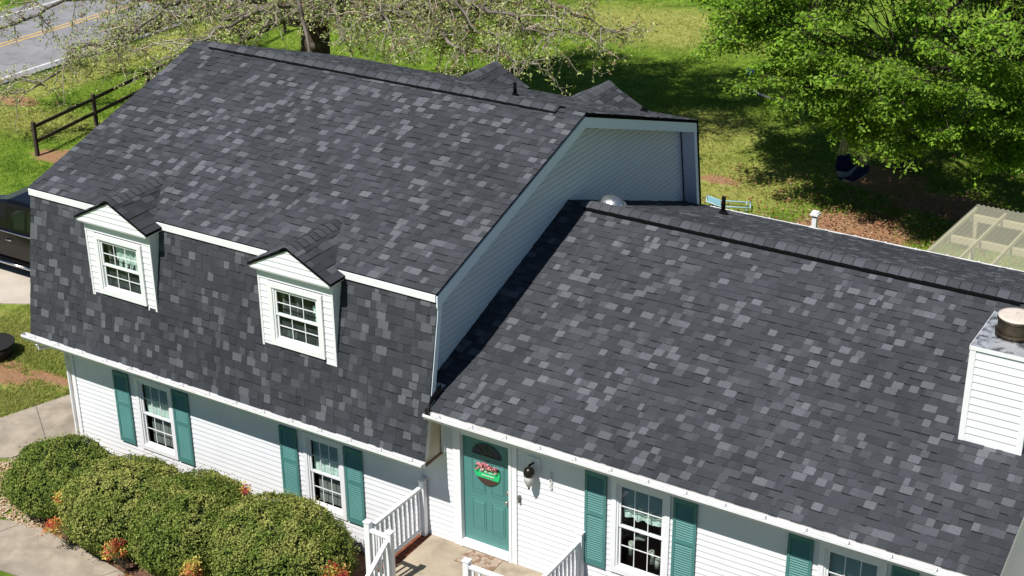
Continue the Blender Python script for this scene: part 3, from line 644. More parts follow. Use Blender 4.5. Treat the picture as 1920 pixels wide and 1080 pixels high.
# --- dormers (front and rear)
def dormer(xc, front=True):
    s = 1 if front else -1
    Y = (lambda y: y) if front else (lambda y: D-y)
    hw = .755; zb = 2.90; ze = 4.36; yf = -.315
    root = bpy.data.objects.new('dormer', None); COL.objects.link(root); root.location = (xc, Y(yf), zb); root.parent = house; root.matrix_parent_inverse = world_of(house).inverted()
    b = MB(); out = Vector((0, -s, 0))
    hole = (xc-.56, xc+.56, 3.0, 4.13)
    siding(b, (0, Y(yf), 0), (1, 0, 0), lambda z: (xc-hw, xc+hw), zb, 4.42, out=out, holes=[hole] if front else [], expo=.115)
    b.box(xc-hw-.02, xc-hw+.02, min(Y(yf-.016), Y(yf+.02)), max(Y(yf-.016), Y(yf+.02)), zb, 4.42); b.box(xc+hw-.02, xc+hw+.02, min(Y(yf-.016), Y(yf+.02)), max(Y(yf-.016), Y(yf+.02)), zb, 4.42)
    b.build('dormer_front', m_white, root)
    # cheeks
    for sx in (-1, 1):
        b = MB(); x = xc+sx*(hw+.0)
        b.face([(x, Y(yf), zb), (x, Y(yf), 4.40), (x, Y(.15), 4.52), (x, Y(.10), 4.40), (x, Y(-.015), 4.4), (x, Y(-.31), 2.92)])
        b.face([(x, Y(yf+.005), 4.36), (x, Y(.35), 4.36), (x, Y(.35), 4.55), (x, Y(yf+.005), 4.46)])
        b.build('dormer_cheek', m_white, root)
    # gable panel (overhangs the face a little)
    yp = yf-.12; zr = 4.46; zp = 4.875; hp = .80
    b = MB(); siding(b, (0, Y(yp), 0), (1, 0, 0), lambda z: (xc-hp+(z-zr+.0)/(zp-zr)*hp if z > zr else xc-hp, xc+hp-(z-zr)/(zp-zr)*hp if z > zr else xc+hp), 4.385, zp-.005, out=out, expo=.1)
    b.box(xc-hp, xc+hp, min(Y(yp-.001), Y(yf+.01)), max(Y(yp-.001), Y(yf+.01)), 4.36, 4.384)
    b.box(xc-hp-.012, xc-hp+.0, min(Y(yp-.012), Y(yf+.3)), max(Y(yp-.012), Y(yf+.3)), 4.37, 4.45); b.box(xc+hp, xc+hp+.012, min(Y(yp-.012), Y(yf+.3)), max(Y(yp-.012), Y(yf+.3)), 4.37, 4.45)
    b.build('dormer_gable', m_white, root)
    # roof: two slopes running back into the main roof
    yb = 1.05; sl = (zp-zr)/hp
    for sx in (-1, 1):
        ln = math.hypot(hp+.05, (hp+.05)*sl)
        o = (xc+sx*(hp+.05), Y(yp-.03), zr-.05*sl+.02); o2 = (xc+sx*(hp+.05), Y(yb), zr-.05*sl+.02)
        us = (-sx, 0, sl); depth = yb-(yp-.03)
        # choose eave direction so that the normal points up
        dirv = Vector((0, -1, 0)) if sx > 0 else Vector((0, 1, 0)); start = o if (Vector(o).y-Vector(o2).y)*dirv.y < 0 else o2
        dirv = -dirv if dirv.cross(Vector(us)).z < 0 else dirv
        start = o if (Vector(o2)-Vector(o)).dot(dirv) > 0 else o2
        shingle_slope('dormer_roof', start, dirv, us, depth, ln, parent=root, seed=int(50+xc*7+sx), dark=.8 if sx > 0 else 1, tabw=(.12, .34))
        b = MB(); xa = xc+sx*(hp+.05)
        P = [(xa, zr-.05*sl+.015), (xc, zp+.018), (xc, zp-.03), (xa, zr-.05*sl-.025)]
        n_ = [(x, Y(yp-.028), z) for x, z in P]; f_ = [(x, Y(yb-.2), z) for x, z in P]
        for i in range(4): j = (i+1) % 4; b.face([n_[i], n_[j], f_[j], f_[i]])
        b.face(n_)
        b.build('black_roof_edge', m_blackp, root)
    p0 = (xc, Y(yp-.035), zp+.035); p1 = (xc, Y(1.03), zp+.035)
    cap_row('ridge_cap', p1, p0, (1, 0, 0), .14*sl+.01, .15, parent=root, h=.0, hw=.15, seed=int(9+xc*3))
    if front:
        fr, (a0, a1, c0, c1, zm) = window(xc-.555, xc+.555, 2.985, 4.135, yf-.01, parent=root, nm='window', fw=.085)
        if xc < -5: curtain(fr, a0+.24, a1-.02, c0+.03, c1-.02, yf+.11, wl=.13, amp=.02)
        else: curtain(fr, a0+.30, a0+.44, c0+.1, c1-.02, yf+.13, wl=.09, m=m_shade); curtain(fr, a1-.20, a1-.02, c0+.0, c1-.2, yf+.12, wl=.1, amp=.02)
        curtain(fr, a0+.0, a0+.10, c0, c1, yf+.13, wl=.1, m=m_shade)
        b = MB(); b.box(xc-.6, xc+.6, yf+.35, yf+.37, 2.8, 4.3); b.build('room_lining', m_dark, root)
    return root
dormer(-6.52)['label'] = 'left front dormer with pale green curtains'; dormer(-2.60)['label'] = 'right front dormer above the ground-floor window'
dormer(-5.02, False)['label'] = 'left rear dormer behind the ridge'; dormer(-2.24, False)['label'] = 'right rear dormer behind the ridge'

# --- door
b = MB(); b.box(.352, 1.262, .045, .085, .133, 2.15)
door = b.build('door', m_teal_door, house)
door['label'] = 'teal front door with small fan window'
def panel(x0, x1, z0, z1):
    b = MB(); y = .045
    b.box(x0, x1, y-.004, y+.002, z0, z1)
    b.box(x0, x0+.012, y-.011, y-.002, z0, z1); b.box(x1-.012, x1, y-.011, y-.002, z0, z1); b.box(x0+.012, x1-.012, y-.0105, y-.002, z0, z0+.012); b.box(x0+.012, x1-.012, y-.0105, y-.002, z1-.012, z1)
    b.prism([(y-.0035, z0+.03), (y-.012, z0+.055), (y-.012, z1-.055), (y-.0035, z1-.03)], x0+.03, x1-.03)
    b.build('door_panel', m_teal_door, door, bevel=.003)
for (x0, x1) in ((.352+.17, .352+.425), (.352+.535, .352+.79)): panel(x0, x1, .133+.25, .133+.83); panel(x0, x1, .133+.98, .133+1.58)
b = MB(); fc = (.352+.455, .133+1.70)
P = [(fc[0]+.27*math.cos(t), .040, fc[1]+.21*math.sin(t)) for t in np.linspace(0, math.pi, 17)]; b.face(P[::-1]); b.build('door_pane', mat('fan_glass', (.02, .028, .03), .08, .6), door)
b = MB()
for t in np.linspace(0, math.pi, 5): b.tube([(fc[0]+.06*math.cos(t), .036, fc[1]+.05*math.sin(t)), (fc[0]+.27*math.cos(t), .036, fc[1]+.21*math.sin(t))], .006, 5)
b.tube([(fc[0]+.27*math.cos(t), .036, fc[1]+.21*math.sin(t)) for t in np.linspace(0, math.pi, 17)]+[(fc[0]+.27, .036, fc[1])], .009, 5); b.build('door_muntin', mat('dark_teal', (.03, .06, .06), .5), door)
b = MB(); b.tube([(1.20, .045, 1.10), (1.20, .0, 1.10)], .018, 10); b.tube([(1.20, .0, 1.10), (1.20, -.03, 1.10)], [.03, .024], 12); b.tube([(1.20, .045, 1.27), (1.20, .015, 1.27)], .028, 12); b.build('handle', mat('satin_nickel', (.5, .48, .44), .3, .5, metal=.9), door)
b = MB(); b.box(.205, .352, -.035, .06, .0, 2.30); b.box(1.262, 1.405, -.035, .06, .0, 2.30); b.box(.352, 1.262, -.034, .06, 2.15, 2.299); b.box(.30, .351, -.05, -.034, .0, 2.27); b.box(1.263, 1.31, -.05, -.034, .0, 2.27)
b.box(.352, 1.262, -.06, .044, .02, .132); b.build('door_frame', m_trim, house)
# doorbell, porch light, house numbers
b = MB(); b.box(1.435, 1.475, -.05, -.01, 1.21, 1.34); b.box(1.445, 1.465, -.06, -.05, 1.24, 1.30); b.build('doorbell', mat('doorbell_grey', (.12, .11, .10), .5), house)
lamp = MB(); lamp.box(1.60, 1.83, -.03, -.008, 1.90, 2.13); lamp = lamp.build('porch_light', m_trim, house, bevel=.02)
b = MB(); b.tube([(1.715, -.03, 2.03), (1.715, -.16, 2.05), (1.715, -.17, 2.0)], .018, 8); b.tube([(1.715, -.17, 2.03), (1.715, -.17, 1.99), (1.715, -.17, 1.93), (1.715, -.17, 1.88)], [.02, .075, .09, .085], 16); b.build('lamp_cap', mat('dark_bronze', (.02, .016, .014), .3, .5, metal=.5), lamp)
b = MB(); b.tube([(1.715, -.17, 1.88), (1.715, -.17, 1.78), (1.715, -.17, 1.70), (1.715, -.17, 1.66)], [.08, .075, .05, .02], 12); b.build('lamp_shade', mat('seeded_glass', (.55, .54, .52), .15, .6, nscale=10, nmix=.5), lamp)
b = MB(); b.tube([(1.715, -.17, 1.66), (1.715, -.17, 1.62)], [.022, .012], 8); b.build('lamp_finial', m_black, lamp)
def text_mesh(txt, size, depth):
    cu = bpy.data.curves.new('t', 'FONT'); cu.body = txt; cu.size = size; cu.extrude = depth; cu.align_x = 'CENTER'
    ob = bpy.data.objects.new('t', cu); COL.objects.link(ob); dg = bpy.context.evaluated_depsgraph_get(); me = bpy.data.meshes.new_from_object(ob.evaluated_get(dg)); bpy.data.objects.remove(ob); return me
m_num = mat('number_metal', (.62, .61, .58), .4, .5)
for i, ch in enumerate('306'):
    me = text_mesh(ch, .125, .006); me.materials.clear(); me.materials.append(m_num); o = bpy.data.objects.new('house_number', me); COL.objects.link(o)
    o.rotation_euler = (R(90), 0, 0); o.location = (2.03, -.032, 1.86-i*.105); o.parent = house; o.matrix_parent_inverse = world_of(house).inverted()

# --- chimney
ch = thing_part('x'); cx0, cx1, cy0, cy1, ct = 7.74, 8.60, 1.706, 2.92, 4.90
b = MB()
siding(b, (0, cy0, 0), (1, 0, 0), lambda z: (cx0+.06, cx1-.06), 3.30, ct-.05, out=Vector((0, -1, 0)), expo=.118)
for X, o_ in ((cx0, -1), (cx1, 1)): siding(b, (X, 0, 0), (0, 1, 0), lambda z: (cy0, cy1), 3.20, ct-.05, out=Vector((o_, 0, 0)), lap=.008, expo=.118)
siding(b, (0, cy1, 0), (1, 0, 0), lambda z: (cx0, cx1), 3.6, ct-.05, out=Vector((0, 1, 0)), expo=.118)
ch = b.build('chimney', m_white, house); ch['label'] = 'square white sided chimney with metal cap and rusty flue'
b = MB()
b.box(cx0-.016, cx0+.07, cy0-.018, cy0-.0125, 3.25, ct-.03); b.box(cx1-.07, cx1+.016, cy0-.018, cy0-.0125, 3.25, ct-.03)
for X in (cx0-.016, cx1+.0): b.box(X, X+.016, cy0, cy0+.07, 3.25, ct-.03)
b.box(cx0+.0705, cx1-.0705, cy0-.0165, cy0-.012, 3.25, 3.47); b.build('corner_trim', m_trim, ch)
b = MB(); b.box(cx0-.02, cx1+.02, cy0-.02, cy1+.02, ct-.03, ct-.012)
n = 14; top = [[(cx0-.018+(cx1-cx0+.036)*i/n, cy0-.018+(cy1-cy0+.036)*j/n, ct+.0+.010*mnoise.noise(Vector((i*.5, j*.5, 1)))+.05*math.exp(-(((i/n-.5)*2.0)**2+((j/n-.5)*2)**2)*4)) for i in range(n+1)] for j in range(n+1)]
for j in range(n):
    for i in range(n): b.face([top[j][i], top[j][i+1], top[j+1][i+1], top[j+1][i]], smooth=True, mi=0)
for (x0, x1, y0, y1) in ((cx0-.024, cx1+.024, cy0-.026, cy0-.019), (cx0-.026, cx0-.019, cy0-.019, cy1+.02), (cx1+.019, cx1+.026, cy0-.019, cy1+.02)): b.box(x0, x1, y0, y1, ct-.05, ct+.012, mi=1)
b.build('chimney_cap', [m_cap, m_trim], ch)
fx, fy = 8.165, 2.31
b = MB(); b.tube([(fx, fy, ct), (fx, fy, ct+.06), (fx, fy, ct+.061), (fx, fy, ct+.085)], [.275, .265, .28, .28], 28); b.tube([(fx, fy, ct+.085), (fx, fy, ct+.27)], [.25, .255], 28, cap=False); b.tube([(fx, fy, ct+.27), (fx, fy, ct+.30)], [.268, .268], 28)
b.build('flue_pipe', m_flue, ch)
b = MB(); b.tube([(fx, fy, ct+.3005), (fx, fy, ct+.315), (fx, fy, ct+.322)], [.262, .262, .2], 28); b.build('flue_lid', m_fluet, ch)
# --- roof vents
def pipe_vent(x, y, z, h, r=.035, label=None):
    b = MB(); b.tube([(x, y, z-.02), (x, y, z+.02), (x, y, z+.10)], [.13, .10, r*1.25], 14); b.tube([(x, y, z+.08), (x, y, z+h)], r, 12, cap=True); o = b.build('vent_pipe', m_blackp, house)
    if label: o['label'] = label
pipe_vent(-2.18, 5.89, H3-(5.89-D/2)*SU, .30, label='black vent pipe behind the tall ridge'); pipe_vent(-.9, 8.75, H3-(8.75-D/2)*SU, .14, .05, label='low black vent near the rear corner')
zz = HR-(8.35-YR)*(HR-H4)/(YB-YR); pipe_vent(1.10, 8.35, zz, .38, .042, label='black vent pipe on the wing rear slope')
b = MB(); vx, vy = .30, 5.10; vz = HR-(vy-YR)*(HR-H4)/(YB-YR)
rows = []
for j in range(9):
    t = j/8*math.pi/2; rows.append([(vx+.25*math.cos(t)*math.cos(a_), vy+.20*math.cos(t)*math.sin(a_), vz+.04+.17*math.sin(t)) for a_ in np.linspace(0, 2*math.pi, 25)[:-1]])
for j in range(8):
    for i in range(24): b.face([rows[j][i], rows[j][(i+1) % 24], rows[j+1][(i+1) % 24], rows[j+1][i]], smooth=True)
b.tube([(vx, vy, vz+.0), (vx, vy, vz+.05)], [.22, .21], 20)
b.tube([(vx, vy, vz+.035), (vx, vy, vz+.045)], [.29, .285], 24); b.box(vx-.32, vx+.32, vy-.28, vy+.28, vz-.0, vz+.008, tf=lambda x, y, z: (x, y, z-(y-vy)*SR+.012))
o = b.build('roof_vent', m_metal, house); o['label'] = 'shiny domed metal vent beside the wing ridge'

# ------------------------------------------------------------------ porch
porch = thing('porch', (.7, -.8, ZG), 'raised tan concrete porch with brick edge at the front door', 'porch')
b = MB(); b.box(-.27, 2.42, -1.62, -.016, -.12, 0); b.build('slab', m_conc2, porch, bevel=.01)
b = MB(); b.box(-.40, 2.55, -1.58, -.02, ZG, -.125); b.build('brick_base', m_brick, porch)
def bricks(x0, x1, y0, y1, nb, ax):
    b = MB(); random.seed(4)
    for i in range(nb):
        t0, t1 = i/nb, (i+1)/nb-.008
        if ax == 'y': b.box(x0, x1, y0+(y1-y0)*t0, y0+(y1-y0)*t1, -.12, -.006+random.uniform(-.002, .002))
        else: b.box(x0+(x1-x0)*t0, x0+(x1-x0)*t1, y0, y1, -.12, -.006+random.uniform(-.002, .002))
    return b.build('brick_edge', m_brick, porch)
bricks(-.50, -.285, -1.62, -.016, 15, 'y'); bricks(2.435, 2.65, -1.62, -.016, 15, 'y')
for i in range(4):
    b = MB(); b.box(-.05, 1.49, -1.62-.30*(i+1), -1.62-.30*i, ZG, -.18*(i+1)); b.build('step', m_conc2, porch)
def railing(p0, p1, posts, label, group='white porch railings', z0=0, z1=0, post_h=1.06, n=None):
    """rail between p0 and p1 (xy); z0,z1 floor heights"""
    p0 = Vector((*p0, z0)); p1 = Vector((*p1, z1)); d = p1-p0; L_ = math.hypot(d.x, d.y); u = Vector((d.x, d.y, 0)).normalized(); s = Vector((-u.y, u.x, 0)); k = d.z/L_
    root = thing('porch_railing', p0, label, 'railing', group)
    def bar(t0, t1, zc, w_, h, b):
        P = []
        for t in (t0, t1):
            for a_ in (-w_/2, w_/2):
                for c_ in (-h/2, h/2): P.append(p0+u*t+s*a_+Vector((0, 0, k*t+zc+c_)))
        nn = len(b.v); b.v.extend([tuple(q) for q in P])
        for q in ((0, 1, 3, 2), (4, 6, 7, 5), (0, 4, 5, 1), (2, 3, 7, 6), (0, 2, 6, 4), (1, 5, 7, 3)): b.f.append(tuple(nn+i for i in q)); b.c.append((1, 1, 1)); b.mi.append(0); b.sm.append(False)
    b = MB(); bar(.04, L_-.04, .93, .07, .055, b); b.build('top_rail', m_trim, root, bevel=.006)
    b = MB(); bar(.04, L_-.04, .12, .045, .06, b); b.build('bottom_rail', m_trim, root)
    nb = n or int(L_/.125)
    for i in range(nb):
        t = L_*(i+1)/(nb+1); b = MB(); q = p0+u*t; zc = k*t
        b.box(q.x-.018, q.x+.018, q.y-.018, q.y+.018, p0.z+zc+.14, p0.z+zc+.91); b.build('baluster', m_trim, root)
    for (px, py, zb_, ht) in posts:
        b = MB(); b.box(px-.05, px+.05, py-.05, py+.05, zb_, zb_+ht-.03); b.box(px-.062, px+.062, py-.062, py+.062, zb_+ht-.03, zb_+ht-.012)
        b.face([(px-.062, py-.062, zb_+ht-.012), (px+.062, py-.062, zb_+ht-.012), (px, py, zb_+ht+.02)]); b.face([(px+.062, py-.062, zb_+ht-.012), (px+.062, py+.062, zb_+ht-.012), (px, py, zb_+ht+.02)]); b.face([(px+.062, py+.062, zb_+ht-.012), (px-.062, py+.062, zb_+ht-.012), (px, py, zb_+ht+.02)]); b.face([(px-.062, py+.062, zb_+ht-.012), (px-.062, py-.062, zb_+ht-.012), (px, py, zb_+ht+.02)])
        b.build('post', m_trim, root, bevel=.004)
    return root
railing((-.40, -.08), (-.43, -1.54), [(-.38, -.09, 0, 1.10), (-.43, -1.54, 0, 1.10)], 'white porch railing along the left edge, running from the wall')
railing((-.43, -1.54), (.0, -1.56), [(.0, -1.56, 0, 1.06)], 'short white railing at the front left, beside the steps')
railing((.0, -1.60), (.0, -2.75), [(.0, -2.80, ZG, 1.2)], 'sloping white handrail going down the left side of the steps', z1=-.72)
railing((1.44, -1.56), (2.60, -1.56), [(1.44, -1.56, 0, 1.05)], 'white front railing right of the steps, starting at a lone post')
railing((2.60, -.08), (2.60, -1.56), [(2.60, -.09, 0, 1.10), (2.60, -1.56, 0, 1.06)], 'white porch railing along the right edge below the louvred shutter')
# door mat
b = MB(); b.face([(.47, -.47, .012), (1.17, -.47, .012), (1.15, -.07, .012), (.52, -.07, .012)]); b.face([(.47, -.47, .001), (1.17, -.47, .001), (1.17, -.47, .012), (.47, -.47, .012)])
m_mat_ = mat('mat_pattern', (.42, .33, .26), .95, .1, nscale=22, nmix=.35, n2=(7, (.22, .14, .09), (.48, .56)))
tag(b.build('doormat', m_mat_), 'brown stone patterned doormat in front of the teal door', 'doormat')
# door sign: planter shaped plaque with flowers
ds = thing('door_sign', (.83, .03, 1.30), 'round green plaque with pink flowers hanging on the teal door', 'door sign')
m_green = mat('green_plaque', (.02, .50, .17), .5, .4); m_brown = mat('brown_plaque', (.06, .03, .022), .7); m_wh = mat('white_lettering', (.8, .85, .8), .6)
def plaque(z0, z1, m, name, yy):
    b = MB(); c = (.83, 1.54); r = .235; zs = np.linspace(z0, z1, 10); pts = []
    for z in zs: pts.append((c[0]+math.sqrt(max(r*r-(z-c[1])**2, 0)), z))
    for z in zs[::-1]: pts.append((c[0]-math.sqrt(max(r*r-(z-c[1])**2, 0)), z))
    fr = [(x, yy, z) for x, z in pts]; bk = [(x, yy+.014, z) for x, z in pts]; b.face(fr[::-1]); n = len(pts)
    for i in range(n): j = (i+1) % n; b.face([fr[i], fr[j], bk[j], bk[i]])
    return b.build(name, m, ds)
plaque(1.305, 1.425, m_brown, 'brown_base', .014); plaque(1.425, 1.60, m_green, 'green_band', .010)
b = MB(); random.seed(3)
for row, zc in ((0, 1.545), (1, 1.475)):
    x = .69+row*.03
    while x < .96:
        wv = random.uniform(.015, .03); h = random.uniform(.012, .022)
        b.tube([(x, .007, zc-h), (x+wv*.5, .006, zc+h), (x+wv, .007, zc-h*.6)], .0055, 5); x += wv+.006
b.build('white_lettering', m_wh, ds)
b = MB(); random.seed(12)
cols = [(.85, .38, .42), (.9, .50, .52), (.65, .10, .14), (.72, .62, .42), (.75, .28, .15)]
P_, N_, C_ = [], [], []
for i in range(26):
    x = .83+random.uniform(-.21, .21); z = 1.66+random.uniform(-.055, .06)-abs(x-.83)*.15; c = random.choice(cols[:3] if z > 1.66 else cols)
    for k in range(14):
        v = Vector((random.gauss(0, 1), -abs(random.gauss(0, 1)), random.gauss(0, 1))).normalized(); P_.append((x+v.x*.015, -.0+v.y*.02, z+v.z*.015)); N_.append(tuple(v)); C_.append(tuple(q*random.uniform(.8, 1.15) for q in c))
for i in range(90):
    v = Vector((random.gauss(0, 1), -abs(random.gauss(0, 1)), random.gauss(0, 1))).normalized(); P_.append((.83+random.uniform(-.22, .22), .01, 1.61+random.uniform(-.03, .04))); N_.append(tuple(v)); C_.append((.02, .07, .02))
V, Fc = leaves(np.array(P_), np.array(N_), .032, .026); tri_mesh('flowers', V, Fc, np.array(C_), m_leafA, ds)

# ------------------------------------------------------------------ shrubs
def bush(c, r, ztop, n, seed, label, tint):
    global rng
    rng = np.random.default_rng(seed)
    root = thing('shrub', (c[0], c[1], ZG), label, 'shrub', 'clipped shrubs along the front wall')
    H = ztop-ZG
    def surf(dirs, jitter=0):
        d = dirs.copy(); x, y, z = d[:, 0], d[:, 1], d[:, 2]
        p = 2.15; rad = (np.abs(x)**p+np.abs(y)**p+np.abs(z)**p)**(-1/p)
        bumpn = np.array([1+.09*mnoise.noise(Vector((a*2.2+seed, b_*2.2, c_*2.2)))+.06*mnoise.noise(Vector((a*6, b_*6+seed, c_*6))) for a, b_, c_ in d])
        P = d*rad[:, None]*bumpn[:, None]
        P[:, 0] *= r[0]; P[:, 1] *= r[1]; P[:, 2] = P[:, 2]*H*.60
        # pull in below the widest line
        low = np.clip(-d[:, 2], 0, 1); P[:, :2] *= (1-.35*low)[:, None]
        return P+np.array([c[0], c[1], ZG+H*.40])
    d = unit(rng.normal(size=(n, 3))); d[:, 2] = np.where(d[:, 2] < -.55, -d[:, 2], d[:, 2])
    S = surf(d); nrm = unit(d*np.array([1/r[0], 1/r[1], 1/(H*.6)]))
    depth = rng.exponential(.028, n)[:, None]*np.where(rng.uniform(size=(n, 1)) < .5, 1, .3)
    sprout = (rng.uniform(size=(n, 1)) < .08)*rng.uniform(0, .10, (n, 1))
    hol = np.array([mnoise.noise(Vector((p[0]*9, p[1]*9, p[2]*9+seed)))+.6*mnoise.noise(Vector((p[0]*3.5, p[1]*3.5, p[2]*3.5+seed))) for p in S])[:, None]
    depth = depth+np.clip(hol-.12, 0, 1)*.22; sprout = sprout*(hol < .1)
    P = S-nrm*depth+nrm*sprout+rng.normal(0, .006, (n, 3)); keep = P[:, 2] > ZG+.02; P = P[keep]; nn = nrm[keep]; dp = depth[keep]; sp_ = sprout[keep]
    nn2 = unit(nn*.9+rng.normal(0, .62, nn.shape))
    V, Fc = leaves(P, nn2, .046, .024, fold=.2)
    m_ = len(P); t = rng.uniform(0, 1, (m_, 1))
    patch = np.array([mnoise.noise(Vector((p[0]*3+seed, p[1]*3, p[2]*3))) for p in P])[:, None]
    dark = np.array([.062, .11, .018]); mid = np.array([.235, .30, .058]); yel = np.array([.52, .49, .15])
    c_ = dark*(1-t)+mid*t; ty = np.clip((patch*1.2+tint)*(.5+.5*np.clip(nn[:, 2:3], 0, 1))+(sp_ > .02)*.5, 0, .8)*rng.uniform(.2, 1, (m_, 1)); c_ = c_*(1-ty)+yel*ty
    tri_mesh('foliage', V, Fc, c_, m_leafS, root)
    # dense inner body
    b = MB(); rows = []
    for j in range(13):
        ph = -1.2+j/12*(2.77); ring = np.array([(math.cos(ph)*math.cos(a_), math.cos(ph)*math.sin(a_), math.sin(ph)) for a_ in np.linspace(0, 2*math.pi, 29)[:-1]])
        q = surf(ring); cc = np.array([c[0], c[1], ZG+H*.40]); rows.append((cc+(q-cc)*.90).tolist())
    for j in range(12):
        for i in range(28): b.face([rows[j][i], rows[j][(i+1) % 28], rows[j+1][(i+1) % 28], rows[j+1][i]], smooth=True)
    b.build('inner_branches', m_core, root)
BU = [((-7.42, -1.52), (1.10, 1.0), .22, 29000, 21, 'dark green clipped shrub at the far left, nearest the house corner', -.25),
      ((-5.62, -1.75), (1.10, 1.12), .50, 32000, 22, 'yellowish green clipped shrub, second from the left under the first window', .45),
      ((-4.12, -1.66), (1.10, 1.15), .58, 34000, 23, 'clipped shrub, third from the left between the two ground-floor windows', .10),
      ((-2.30, -1.52), (1.27, 1.10), .66, 36000, 24, 'large clipped shrub nearest the porch railing', .3)]
for a_ in BU: bush(*a_)
def nandina(x, y, z0, h, sp_, n, seed, label):
    n = int(n*1.5); sp_ *= 1.2
    g = np.random.default_rng(seed); global rng; rng = g
    root = thing('nandina_plant', (x, y, ZG), label, 'plant', 'red and yellow leaved plants among the shrubs')
    st = MB(); P, N_, C = [], [], []
    for i in range(n):
        a = g.uniform(0, 6.28); r_ = g.uniform(0, sp_); t = g.uniform(.45, 1); top = Vector((x+r_*math.cos(a), y+r_*math.sin(a), z0+h*t))
        if i % 3 == 0: st.tube([(x+r_*.3*math.cos(a), y+.28+r_*.3*math.sin(a), ZG), tuple(top)], [.006, .003], 4)
        cc = [(.55, .09, .07), (.70, .24, .08), (.85, .70, .16), (.60, .66, .16), (.82, .50, .16)][g.choice(5, p=[.22, .18, .27, .15, .18])]
        for k in range(14):
            v = g.normal(size=3); v[2] = abs(v[2])+.4; v /= np.linalg.norm(v); P.append(np.array(top)+g.normal(0, .035, 3)); N_.append(v); C.append(np.array(cc)*g.uniform(.75, 1.2))
    V, Fc = leaves(np.array(P), np.array(N_), .055, .026, droop=.2); tri_mesh('foliage', V, Fc, np.array(C), m_leafB, root); st.build('stem', m_twig, root)
NA = [(-6.52, -2.40, -.30, .36, .10, 12, 'small red and yellow plant between the first two shrubs, upper cluster'), (-6.38, -2.74, -.72, .46, .18, 22, 'red and yellow leafy plant at the foot of the gap beside the far left shrub'),
      (-4.92, -2.80, -.66, .48, .16, 22, 'red and yellow leafy plant at the front between the second and third shrubs'), (-4.45, -3.02, -.86, .30, .10, 12, 'small red leafy plant at the bottom edge of the walkway'),
      (-3.28, -2.66, -.60, .56, .15, 22, 'yellow and red plant at the front between the third shrub and the largest shrub'), (-1.02, -1.72, -.36, .46, .17, 24, 'yellow and red plant beside the white porch railing'),
      (-3.42, -1.62, .12, .16, .07, 6, 'thin reddish sprig poking out between the third and fourth shrubs, lower one'), (-3.46, -.98, .26, .16, .05, 5, 'small orange sprig above the gap between the third and fourth shrubs')]
for i, (x, y, z0, h, s_, n, lb) in enumerate(NA): nandina(x, y, z0, h, s_, n, 40+i, lb)

# ------------------------------------------------------------------ trees
def bez(p0, p1, p2, n, wob, g):
    P = []; off_ = np.zeros(3)
    for i in range(n+1):
        t = i/n; q = (1-t)**2*p0+2*t*(1-t)*p1+t*t*p2; off_ = off_*.8+g.normal(0, wob, 3)*min(1, 4*t); P.append(q+off_)
    return P
class TW:
    """fast tube collector (k sided) in numpy lists"""
    def __init__(s): s.V = []; s.F = []; s.n = 0
    def add(s, pts, r0, r1, k=3):
        P = np.array(pts); n = len(P); d = np.gradient(P, axis=0); d = unit(d)
        ref = np.array([0, 0, 1.]) if abs(d[:, 2]).mean() < .8 else np.array([1., 0, 0]); a = unit(np.cross(d, ref)); b = np.cross(d, a)
        rr = np.linspace(r0, r1, n)[:, None]; ang = np.arange(k)*2*math.pi/k
        V = np.stack([P+(a*math.cos(t)+b*math.sin(t))*rr for t in ang], 1).reshape(-1, 3)
        i = np.arange(n-1)[:, None]*k; j = np.arange(k)[None, :]; j2 = (j+1) % k
        Fc = np.stack([i+j, i+j2, i+k+j2, i+k+j], -1).reshape(-1, 4)+s.n
        s.V.append(V); s.F.append(Fc); s.n += len(V)
    def build(s, name, m, parent):
        V = np.concatenate(s.V); Fc = np.concatenate(s.F); o = tri_mesh(name, V, Fc, np.ones((len(Fc), 3)), m, parent)
        o.data.polygons.foreach_set('use_smooth', [True]*len(o.data.polygons)); return o
